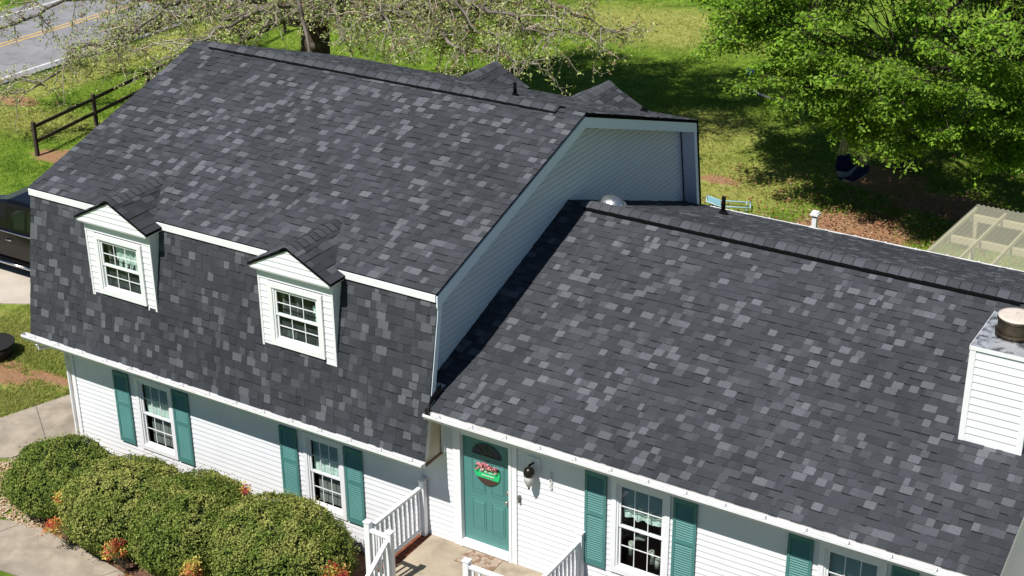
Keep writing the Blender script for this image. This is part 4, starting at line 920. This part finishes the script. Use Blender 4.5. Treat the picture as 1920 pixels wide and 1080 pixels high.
def tree_a():
    global rng
    g = rng = np.random.default_rng(5)
    base = np.array([-17.0, 18.3, ZG])
    root = thing('budding_tree', base, 'large grey-barked tree with pale new buds beside the road, behind the tall roof', 'tree')
    tr = TW(); fork = base+np.array([.1, .1, 3.0])
    tp = [base+np.array([0, 0, -.1]), base+np.array([.02, 0, .3]), base+np.array([.05, .03, 1.5]), fork]
    tr.add(tp, .56, .42, 14); tr.add([base+np.array([0, 0, -.1]), base+np.array([0, 0, .5])], .74, .50, 14)
    limb = TW(); tw = TW(); LP, LN, LC = [], [], []
    T = [(-24.9, 13, 2.2), (-23.5, 11.8, .9), (-22.2, 14.2, 1.2), (-19.6, 12.8, 2.6), (-18.2, 12.4, 2.0), (-16.6, 12.2, 2.9), (-14.8, 13.2, 3.4), (-12.2, 13.6, 3.4), (-27.5, 16.0, 2.6), (-25, 20, 4.5), (-13.2, 15.2, 3.0),
         (-10.4, 13.8, 3.6), (-8.6, 15.8, 3.2), (-7.6, 15.2, 2.9), (-6.6, 15.6, 4.0), (-6.7, 17.4, 3.0), (-5.8, 17.2, 3.7), (-8.4, 18.2, 3.6), (-9.8, 16.4, 2.9), (-12.0, 19.5, 4.6), (-9.0, 20, 6.0), (-7.0, 20.5, 7.2), (-11, 21.5, 7.8), (-14.5, 20, 9.0), (-8.5, 17.5, 7.5), (-5.8, 22, 5.5), (-16, 16, 8.5), (-20, 17.5, 7.0), (-6.5, 19.0, 5.6), (-21.5, 16.5, 3.4), (-9.8, 22.5, 5.0), (-12.5, 17.0, 6.5), (-10.5, 23.0, 8.6), (-8.5, 21.5, 8.8), (-6.5, 20.5, 8.2), (-5.5, 22.5, 7.6), (-11.5, 20.5, 9.2), (-7.5, 23.5, 7.5), (-13, 22.5, 9.0), (-9.5, 19.0, 8.4), (-6.0, 18.6, 7.4)]
    def leafat(p, n, s):
        for _ in range(n):
            v = g.normal(size=3); v[2] = abs(v[2])+.2; LP.append(np.array(p)+g.normal(0, s, 3)); LN.append(v/np.linalg.norm(v))
            r_ = g.uniform(); LC.append(np.array([.48, .54, .20])*g.uniform(.7, 1.2) if r_ < .55 else (np.array([.34, .42, .10])*g.uniform(.8, 1.2) if r_ < .88 else np.array([.30, .14, .08])))
    for ti, t in enumerate(T):
        t = np.array(t, float); dv = t-fork; mid = fork+dv*.45+np.array([0, 0, 1.1+.18*np.linalg.norm(dv)*.4]); Ld = np.linalg.norm(dv)
        n = int(Ld*2.6)+4; P = bez(fork+g.normal(0, .08, 3), mid, t, n, .10, g); r0 = .05+.013*Ld
        limb.add(P, r0, .018, 7)
        P = np.array(P); dense = 1.0
        for i in range(int(n*.28), n+1):
            frac = i/n; ns = 2 if frac > .4 else 1
            if ti >= 19 and ti != 29: ns = 2 if frac > .4 else 1
            hi = ti >= 19 and ti != 29
            if ti < 19 and g.uniform() < (.12 if ti < 5 else .5 if ti in (8, 9) else (.62 if ti in (5, 6, 7, 10) else .2)): continue
            for _ in range(ns):
                a = g.normal(size=3); ax = unit(P[min(i, n)]-P[max(i-1, 0)]); a = unit(a-ax*a.dot(ax)*.6+ax*.6); a[2] = a[2]*.55-.05
                ln = g.uniform(.7, 2.1)*(1.15-.35*frac); m1 = P[i]+a*ln*.5+np.array([0, 0, .15*ln]); e = P[i]+a*ln+np.array([0, 0, -.18*ln])
                S = bez(P[i], m1, e, 7, .045, g); tw.add(S, .024, .009, 4); S = np.array(S)
                for q in range(1, 8):
                    for _k in range(2 if g.uniform() < .45 else 1):
                        v = g.normal(size=3); v[2] = v[2]*.7-.1; v = unit(v+a*.4); l2 = g.uniform(.18, .55)
                        p1 = S[q]+v*l2*.5+g.normal(0, .03, 3); p2 = S[q]+v*l2+np.array([0, 0, .05])+g.normal(0, .03, 3)
                        tw.add([S[q], p1, p2], .0075, .0045, 3); leafat(p2, 4 if not hi else 22, .035 if not hi else .16); leafat(p1, 2, .03)
                        if g.uniform() < .5:
                            p3 = p1+unit(g.normal(size=3))*g.uniform(.1, .3); tw.add([p1, (p1+p3)/2+g.normal(0, .02, 3), p3], .006, .004, 3); leafat(p3, 2, .02)
    for A_, B_, C_, ra, rb in (((-14.9, 15.0, 6.4), (-13.9, 14.0, 4.6), (-13.3, 13.6, 2.5), .10, .035), ((-13.4, 13.7, 2.9), (-13.0, 13.2, 2.2), (-12.6, 12.6, 1.6), .03, .012), ((-10.6, 15.6, 5.4), (-9.6, 15.2, 4.6), (-8.8, 15.0, 3.7), .07, .02)):
        limb.add(bez(np.array(A_), np.array(B_), np.array(C_), 10, .05, g), ra, rb, 8)
    tr.build('trunk', m_bark, root); limb.build('limbs', mat('limb_bark', (.26, .23, .195), .95, .15, nscale=1.2, nmix=.8, ncol=(.045, .034, .028), bump=.5, bscale=18), root)
    tw.build('twigs', m_twig, root)
    P = np.array(LP); V, Fc = leaves(P, np.array(LN), .085, .05, fold=.3); tri_mesh('crown', V, Fc, np.array(LC), m_leafA, root)
    print('tree_a leaves', len(P), 'twig faces', sum(len(f) for f in tw.F))
tree_a()
def tree_b():
    global rng
    g = rng = np.random.default_rng(8)
    base = np.array([.35, 23.0, ZG]); root = thing('leafy_tree', base, 'broad bright green leafy tree over the back lawn, with the hammock chair under it', 'tree')
    tr = TW(); fork = base+np.array([.2, -.1, 2.6])
    tr.add([base+np.array([0, 0, -.1]), base+np.array([.0, 0, .35]), base+np.array([.05, 0, 1.4]), fork], .25, .17, 12); tr.add([base+np.array([0, 0, -.1]), base+np.array([0, 0, .4])], .34, .23, 12)
    LP, LN, LC = [], [], []
    # sprays: flat layered leaf pads at the ends of limbs
    C0 = np.array([1.6, 21.6, 4.6]); pads = []
    tries = 0
    while len(pads) < 400 and tries < 12000:
        tries += 1
        v = g.normal(size=3); v /= np.linalg.norm(v); rad = g.uniform(.45, 1)**.5
        p = C0+v*rad*np.array([6.8, 6.2, 4.4])
        if p[2] < 1.25 or p[2] > 8.6: continue
        if p[0] < -2.2-(p[2]-4)*.45 and p[2] < 3.2: continue
        if p[1] < 15.6: continue
        pads.append(p)
    # low front edge boughs
    for x in np.linspace(-.3, 7.5, 18): pads.append(np.array([x, 18.0+g.uniform(-.8, 1.2), 1.75+g.uniform(-.1, .7)+(.5 if x < .6 else 0)]))
    for x in np.linspace(-3.6, 2, 16): pads.append(np.array([x, 19.5+g.uniform(-.8, 1.4), 2.9+g.uniform(-.3, .9)-(x+3.6)*.12]))
    for x in np.linspace(-4.4, 8, 36): pads.append(np.array([x, g.uniform(17.6, 21), g.uniform(3.2, 5.2)]))
    for _i in range(150): pads.append(np.array([g.uniform(-4.5, 8), g.uniform(20.5, 27.5), g.uniform(4.5, 8.5)]))
    tw = TW()
    limbs = []
    for t in [(-3, 20.5, 4.2), (-1.5, 18.2, 3.6), (1.5, 17.5, 3.8), (4, 18.2, 3.8), (6.5, 20, 4), (3, 21, 6.5), (0, 21, 6.5), (5, 24, 5.5), (-2.5, 25, 5.5), (1, 26, 6), (7, 23, 4.6), (-.5, 19.6, 2.9)]:
        t = np.array(t, float); P = bez(fork, (fork+t)/2+np.array([0, 0, .9]), t, 12, .07, g); tw.add(P, .085, .02, 6); limbs += P[3:]
    limbs = np.array(limbs)
    for p in pads:
        j = np.argsort(((limbs-p)**2).sum(1))[g.integers(0, 9)]; q = limbs[j]; tw.add(bez(q, (p+q)/2+g.normal(0, .25, 3)+np.array([0, 0, .2]), p, 7, .06, g), .02, .008, 4)
        rp = g.uniform(.55, 1.1); n = int(560*rp*rp); tone = g.uniform(.75, 1.2); tilt = g.normal(0, .18, 2)
        sub = int(6+rp*6)
        for s_ in range(sub):
            th = g.uniform(0, 6.28); rr = rp*g.uniform(.2, 1)**.6; e = p+np.array([math.cos(th)*rr, math.sin(th)*rr, -.15*rr+g.normal(0, .12)+math.cos(th)*rr*tilt[0]+math.sin(th)*rr*tilt[1]])
            tw.add([p, (p+e)/2+np.array([0, 0, .05]), e], .010, .005, 3)
            k = n//sub; u = g.uniform(.25, 1.05, k)[:, None]; pos = p*(1-u)+e*u+g.normal(0, 1, (k, 3))*np.array([.13, .13, .055])
            nn = unit(np.array([0, 0, 1.])+g.normal(0, .5, (k, 3))+np.array([0, -.2, 0])); LP.append(pos); LN.append(nn)
            mixc_ = g.uniform(0, 1, (k, 1)); c = (np.array([.095, .21, .018])*(1-mixc_)+np.array([.30, .48, .04])*mixc_)*tone; LC.append(c)
    tr.build('trunk', mat('trunk_bark', (.13, .10, .085), .95, .15, nscale=6, nmix=.5, bump=.8, bscale=14), root); tw.build('limbs', mat('dark_branch_bark', (.085, .07, .055), .95, .1, nscale=4, nmix=.5), root)
    P = np.concatenate(LP); V, Fc = leaves(P, np.concatenate(LN), .122, .062, droop=.35, fold=.1); tri_mesh('crown', V, Fc, np.concatenate(LC), m_leafB, root)
    print('tree_b leaves', len(P))
tree_b()

# ------------------------------------------------------------------ hammock chair
def hammock():
    hx, hy, hz = -.30, 20.3, .28
    root = thing('hammock_chair', (hx, hy, hz-.7), 'blue and white striped hammock chair hanging under the leafy tree', 'hammock chair')
    cols = [(.012, .02, .085), (.012, .02, .085), (.40, .42, .48), (.012, .02, .085), (.05, .10, .25), (.30, .33, .42), (.012, .02, .085), (.015, .025, .10), (.012, .02, .085)]
    b = MB(); n = 27; m = 14; u_ = Vector((.86, -.5, 0)); f_ = Vector((.5, .86, 0))
    def pt(i, j):
        a = i/n*2-1; t = j/m*2-1
        dep = .40*(1-.5*abs(a)**2); z = hz-.80+.62*abs(a)**1.8+.16*t*t*(1-abs(a))+.02*math.sin(a*13+t*4)
        return Vector((hx, hy, z))+u_*(a*.44)+f_*(-t*dep)+f_*(.03*math.sin(a*11))
    for i in range(n):
        for j in range(m): b.face([pt(i, j), pt(i+1, j), pt(i+1, j+1), pt(i, j+1)], cols[int(i/n*9)], smooth=True)
    b.build('seat', mat('striped_canvas', (.1, .1, .2), .9, .1, attr='col'), root, attr=True)
    bl, br = Vector((hx, hy, hz+.85))-u_*.52, Vector((hx, hy, hz+.72))+u_*.52
    b = MB()
    for s_, e in ((0, bl), (n, br)):
        for j in range(0, m+1, 3): b.tube([pt(s_, j), e], .012, 4)
    top = Vector((hx+.2, hy+.2, 3.2)); b.tube([bl, top], .01, 4); b.tube([br, top], .01, 4); b.build('rope', mat('rope', (.62, .58, .50), .9), root)
hammock()
# ------------------------------------------------------------------ fence
def fence():
    P = [(-21.88, 11.32), (-22.27, 14.09), (-22.66, 16.86), (-23.05, 19.63), (-23.44, 22.4), (-23.83, 25.2)]
    root = thing('rail_fence', (P[0][0], P[0][1], ZG), 'dark brown two-rail wooden fence running back across the lawn', 'fence')
    for x, y in P:
        b = MB(); b.box(x-.052, x+.052, y-.052, y+.052, ZG-.1, ZG+1.02); b.build('post', m_fence, root, bevel=.012)
    for i in range(len(P)-1):
        (x0, y0), (x1, y1) = P[i], P[i+1]
        for z in (.82, .36):
            b = MB(); d = Vector((x1-x0, y1-y0, 0)).normalized(); s = Vector((-d.y, d.x, 0))*.022
            A = Vector((x0, y0, ZG+z))+d*.05; B = Vector((x1, y1, ZG+z+random.uniform(-.02, .02)))-d*.05
            for (q, w_) in ((1, 1),):
                Pq = [A-s, A+s, A+s+Vector((0, 0, .10)), A-s+Vector((0, 0, .10))]; Q = [B-s, B+s, B+s+Vector((0, 0, .10)), B-s+Vector((0, 0, .10))]
                for k in range(4): j = (k+1) % 4; b.face([Pq[k], Pq[j], Q[j], Q[k]])
                b.face(Pq[::-1]); b.face(Q)
            b.build('rail', m_fence, root)
fence()
# ------------------------------------------------------------------ vehicle (large black estate / SUV parked on the drive, nose to the left)
def car():
    x0, x1 = -18.75, -13.5; y0, y1 = 4.95, 6.95; g0 = ZG+.016
    root = thing('parked_car', ((x0+x1)/2, (y0+y1)/2, g0), 'glossy black SUV parked on the driveway left of the house', 'car')
    m_paint = mat('black_paint', (.003, .003, .004), .16, .35, coat=.15); m_gl = mat('tinted_glass', (.006, .008, .010), .04, .7); m_chr = mat('chrome', (.7, .7, .72), .15, .5, metal=1)
    Lc = x1-x0
    # body side sections: (x, zsill, zbelt, ztop) ; nose at x0
    sec = [(0, .55, .80, .86, .72), (.15, .42, .92, .98, .86), (.9, .40, 1.06, 1.10, .95), (1.45, .40, 1.12, 1.18, .97), (2.2, .40, 1.15, 1.20, .98), (3.6, .40, 1.16, 1.21, .98), (4.7, .42, 1.16, 1.22, .97), (5.1, .46, 1.12, 1.18, .93), (5.25, .60, 1.0, 1.04, .84)]
    b = MB(); yc = (y0+y1)/2; hw = (y1-y0)/2; rings = []
    for (dx, zs, zb, zt, wf) in sec:
        h = hw*wf; rings.append([(x0+dx, yc+s*h*w_, g0+z) for s, w_, z in ((-1, .94, zs), (-1, 1.0, zs+.12), (-1, 1.0, (zs+zb)/2+.1), (-1, .985, zb), (-1, .90, zt), (1, .90, zt), (1, .985, zb), (1, 1.0, (zs+zb)/2+.1), (1, 1.0, zs+.12), (1, .94, zs))])
    for i in range(len(rings)-1):
        for j in range(10): k = (j+1) % 10; b.face([rings[i][j], rings[i][k], rings[i+1][k], rings[i+1][j]], smooth=(j not in (4, 9)))
    b.face(rings[0][::-1]); b.face(rings[-1]); b.build('body', m_paint, root)
    # cabin
    cab = [(1.50, 1.17, .88, 1.20, .86), (2.30, 1.18, .90, 1.80, .76), (2.7, 1.19, .905, 1.88, .77), (3.9, 1.20, .90, 1.90, .77), (4.75, 1.20, .88, 1.84, .75), (5.12, 1.17, .86, 1.22, .84)]
    b = MB(); rr = []
    for dx, zb, wb, zt, wt in cab: rr.append([(x0+dx, yc-hw*wb, g0+zb), (x0+dx, yc-hw*wt, g0+zt-.05), (x0+dx, yc-hw*wt*.86, g0+zt), (x0+dx, yc+hw*wt*.86, g0+zt), (x0+dx, yc+hw*wt, g0+zt-.05), (x0+dx, yc+hw*wb, g0+zb)])
    for i in range(len(rr)-1):
        for j in range(5): b.face([rr[i][j], rr[i][j+1], rr[i+1][j+1], rr[i+1][j]], smooth=True)
    b.build('cabin', m_paint, root)
    def lerp(i, f, j, k, q, out=.006):   # point on cabin side between rings
        A = Vector(rr[i][j]).lerp(Vector(rr[i+1][j]), f); B = Vector(rr[i][k]).lerp(Vector(rr[i+1][k]), f); p = A.lerp(B, q); p.y += out*(-1 if j < 3 else 1); return p
    for j, k in ((0, 1), (5, 4)):
        for (i0, f0, i1, f1) in ((0, .62, 2, .55), (2, .62, 3, .35), (3, .42, 3, .98)):
            b = MB(); b.face([lerp(i0, f0, j, k, .12), lerp(i1, f1, j, k, .12), lerp(i1, f1, j, k, .86), lerp(i0 if i0 else 1, f0 if i0 else .05, j, k, .86)]); b.build('side_window', m_gl, root)
    b = MB(); b.face([Vector(rr[0][0])+Vector((.05, .12, .02)), Vector(rr[1][1])+Vector((-.03, .06, -.02)), Vector(rr[1][4])+Vector((-.03, -.06, -.02)), Vector(rr[0][5])+Vector((.05, -.12, .02))]); b.build('windscreen', m_gl, root)
    b = MB(); b.face([Vector(rr[5][0])+Vector((.01, .12, .03)), Vector(rr[4][1])+Vector((.03, .06, -.05)), Vector(rr[4][4])+Vector((.03, -.06, -.05)), Vector(rr[5][5])+Vector((.01, -.12, .03))]); b.build('rear_window', m_gl, root)
    for yy, s in ((y0, -1), (y1, 1)):
        b = MB(); b.tube([(x0+1.5, yy-s*.02, g0+1.165), (x1-.5, yy-s*.02, g0+1.175)], .016, 6); b.build('belt_trim', m_chr, root)
        b = MB(); b.tube([(x0+1.35, yy+s*.045, g0+.36), (x1-1.4, yy+s*.045, g0+.36)], .035, 8); b.box(x0+1.35, x1-1.4, min(yy, yy-s*.1), max(yy, yy-s*.1), g0+.28, g0+.42, mi=1); b.build('running_board', [m_chr, m_blackp], root)
        for hx_ in (x0+2.78, x0+3.80):
            b = MB(); b.tube([(hx_, yy+s*.0, g0+.98), (hx_+.04, yy+s*.035, g0+.985), (hx_+.18, yy+s*.035, g0+.985), (hx_+.22, yy+s*.0, g0+.98)], .014, 6); b.build('handle', m_chr, root)
        b = MB(); b.box(x0+1.75, x0+1.9, min(yy, yy+s*.2), max(yy, yy+s*.2), g0+1.18, g0+1.34); b.build('mirror', m_paint, root, bevel=.03)
        for wx in (x0+.98, x1-1.02):
            b = MB(); b.tube([(wx, yy+s*.005, g0+.38), (wx, yy-s*.25, g0+.38)], .38, 28); w_ = b.build('tyre', m_rub, root)
            b = MB(); b.tube([(wx, yy+s*.015, g0+.38), (wx, yy-s*.02, g0+.38)], [.22, .26], 20); b.build('rim', m_chr, w_)
    b = MB(); b.tube([(x0+3.1, yc-.3, g0+1.88), (x0+3.16, yc-.3, g0+1.97)], [.03, .008], 6); b.build('roof_aerial', m_black, root)
    for s in (-1, 1):
        b = MB(); b.box(x0-.005, x0+.12, yc+s*.72-.13, yc+s*.72+.13, g0+.72, g0+.84); b.build('headlight', m_gl, root, bevel=.02)
        b = MB(); b.box(x1-.1, x1+.012, yc+s*.74-.08, yc+s*.74+.08, g0+.85, g0+1.12); b.build('tail_light', mat('red_lens', (.3, .01, .01), .2), root, bevel=.01)
car()
# unidentified black blob at the left edge, modelled as a solid drum
blob = thing('black_blob', (-13.05, 1.75, ZG), 'black round tub on the bare earth at the left edge of the lawn', 'blob')
b = MB(); b.tube([(-13.1, 1.85, ZG), (-13.1, 1.85, ZG+.30)], [.36, .44], 24); b.build('blob_body', m_rub, blob); b = MB(); b.tube([(-13.1, 1.85, ZG+.30), (-13.1, 1.85, ZG+.33)], [.47, .47], 24); b.build('rim', m_rub, blob)
# ------------------------------------------------------------------ patio cover
def patio():
    X0, X1, Y0, Y1 = 4.68, 9.6, 9.70, 13.7; zf = lambda y: 2.44-(y-Y0)*.085
    root = thing('patio_cover', ((X0+X1)/2, (Y0+Y1)/2, ZG), 'patio cover of corrugated clear panels on white rafters behind the wing', 'patio cover')
    m_poly = bpy.data.materials.new('clear_corrugated'); m_poly.use_nodes = True; N = m_poly.node_tree.nodes; Lk = m_poly.node_tree.links; pb = N['Principled BSDF']; pb.inputs['Base Color'].default_value = (.62, .60, .45, 1); pb.inputs['Roughness'].default_value = .3
    tr_ = N.new('ShaderNodeBsdfTransparent'); tr_.inputs[0].default_value = (.92, .90, .78, 1); mx_ = N.new('ShaderNodeMixShader'); mx_.inputs[0].default_value = .42; Lk.new(tr_.outputs[0], mx_.inputs[1]); Lk.new(pb.outputs[0], mx_.inputs[2]); Lk.new(mx_.outputs[0], N['Material Output'].inputs[0])
    b = MB(); n = int((X1-X0)/.0175); xs = np.linspace(X0-.02, X1, n)
    for i in range(n-1):
        za, zb_ = .014*math.sin((xs[i]-X0)*6.283/.105), .014*math.sin((xs[i+1]-X0)*6.283/.105)
        b.face([(xs[i], Y0+.15, zf(Y0+.15)+.03+za), (xs[i+1], Y0+.15, zf(Y0+.15)+.03+zb_), (xs[i+1], Y1+.12, zf(Y1+.12)+.03+zb_), (xs[i], Y1+.12, zf(Y1+.12)+.03+za)], smooth=True)
    b.build('roof_sheet', m_poly, root)
    m_r = mat('cream_paint', (.72, .68, .58), .6, .3, nscale=6, nmix=.1)
    k = 0
    for x in np.arange(X0, X1, .625):
        b = MB(); b.prism([(Y0, zf(Y0)), (Y1, zf(Y1)), (Y1, zf(Y1)-.09), (Y0, zf(Y0)-.09)], x, x+.04); b.build('rafter', m_r, root)
    for y in (Y0+2.0, Y1-.32):
        b = MB(); b.box(X0, X1, y, y+.09, zf(y)-.23, zf(y)-.092); b.build('beam', m_r, root)
    for x in (X0+.06, X0+2.5, X1-.1):
        b = MB(); b.box(x, x+.09, Y1-.32, Y1-.23, ZG, zf(Y1-.32)-.235); b.build('post', m_r, root)
    b = MB(); b.box(X0+.3, X1, Y0+.2, Y1-.1, ZG+.02, ZG+.03); b.build('patio_slab', m_drv, root)
patio()
# white post with brace
wp = thing('white_post', (1.70, 12.0, ZG), 'white post with square cap and side brace behind the wing gutter', 'post')
b = MB(); b.box(1.65, 1.75, 11.95, 12.05, ZG, 1.90); b.build('shaft', m_trim, wp); b = MB(); b.box(1.61, 1.79, 11.91, 12.09, 1.90, 1.94); b.box(1.63, 1.77, 11.93, 12.07, 1.94, 1.98); b.build('cap', m_trim, wp)
b = MB(); b.tube([(1.66, 12, 1.64), (1.38, 12, 1.36)], .03, 4, smooth=False); b.build('brace', m_trim, wp)
# blue lawn chair frame
lc = thing('lawn_lounger', (-2.55, 17.9, ZG), 'pale blue metal lounger frame lying on the lawn behind the vent pipe', 'lounger')
m_lb = mat('pale_blue_metal', (.34, .52, .60), .4, .5); b = MB()
ux, uy = Vector((.90, .35, 0)).normalized(), Vector((-.35, .90, 0)).normalized(); o_ = Vector((-2.95, 17.65, ZG+.13))
for s in (-.2, .2):
    b.tube([o_+uy*s-ux*.36+Vector((0, 0, .12)), o_+uy*s, o_+uy*s+ux*.8], .020, 6)
for t in (0, .8): b.tube([o_+ux*t-uy*.2, o_+ux*t+uy*.2], .018, 6)
b.tube([o_-ux*.36-uy*.2+Vector((0, 0, .12)), o_-ux*.36+uy*.2+Vector((0, 0, .12))], .018, 6); b.build('frame', m_lb, lc)
for t in (.1, .7):
    for s in (-.19, .19): b = MB(); b.tube([o_+ux*t+uy*s, o_+ux*t+uy*s-Vector((0, 0, .14))], .015, 6); b.build('leg', m_lb, lc)
b = MB(); b.face([o_-ux*.32-uy*.17+Vector((0, 0, .125)), o_-uy*.17+Vector((0, 0, .02)), o_+uy*.17+Vector((0, 0, .02)), o_-ux*.32+uy*.17+Vector((0, 0, .125))]); b.build('back_panel', mat('blue_mesh', (.22, .42, .50), .6), lc)
# ball and fallen branch
bl = thing('ball', (-6.9, 28.8, ZG), 'small blue ball on the far lawn left of the leafy tree', 'ball')
b = MB(); rows = [[(-6.9+.14*math.cos(p)*math.cos(a), 28.8+.14*math.cos(p)*math.sin(a), ZG+.14+.14*math.sin(p)) for a in np.linspace(0, 6.283, 17)[:-1]] for p in np.linspace(-1.57, 1.57, 9)]
for j in range(8):
    for i in range(16): b.face([rows[j][i], rows[j][(i+1) % 16], rows[j+1][(i+1) % 16], rows[j+1][i]], smooth=True)
b.build('ball_shell', mat('blue_ball', (.08, .22, .5), .4), bl)
b = MB(); b.tube([(-6.1, 27.2, ZG+.06), (-5.7, 26.9, ZG+.08), (-5.2, 26.75, ZG+.05), (-4.9, 26.5, ZG+.06)], [.05, .045, .03, .015], 7); tag(b.build('fallen_branch', mat('bleached_wood', (.5, .47, .42), .8)), 'short pale fallen branch lying on the shaded lawn', 'branch')

def litter():
    global rng
    rng = np.random.default_rng(77); n = 5200
    cx = np.concatenate([rng.normal(1.0, 1.9, n//2), rng.uniform(-4, 6, n//2)]); cy_ = np.concatenate([rng.normal(19.2, 1.9, n//2), rng.uniform(14, 26, n//2)])
    P = np.stack([cx, cy_, np.full(len(cx), ZG+.03)+rng.uniform(0, .03, len(cx))], 1); P = P[P[:, 1] > 11]
    N_ = unit(np.array([0, 0, 1.])+rng.normal(0, .35, (len(P), 3))); V, Fc = leaves(P, N_, .085, .05, fold=.2)
    pal = np.array([(.30, .16, .09), (.40, .26, .15), (.22, .11, .06), (.48, .34, .22), (.34, .12, .07)]); C = pal[rng.integers(0, 5, len(P))]*rng.uniform(.7, 1.2, (len(P), 1))
    tag(tri_mesh('leaf_litter', V, Fc, C, m_leafA), 'dry brown fallen leaves scattered on the ground under the leafy tree', 'fallen leaves', kind='stuff')
litter()
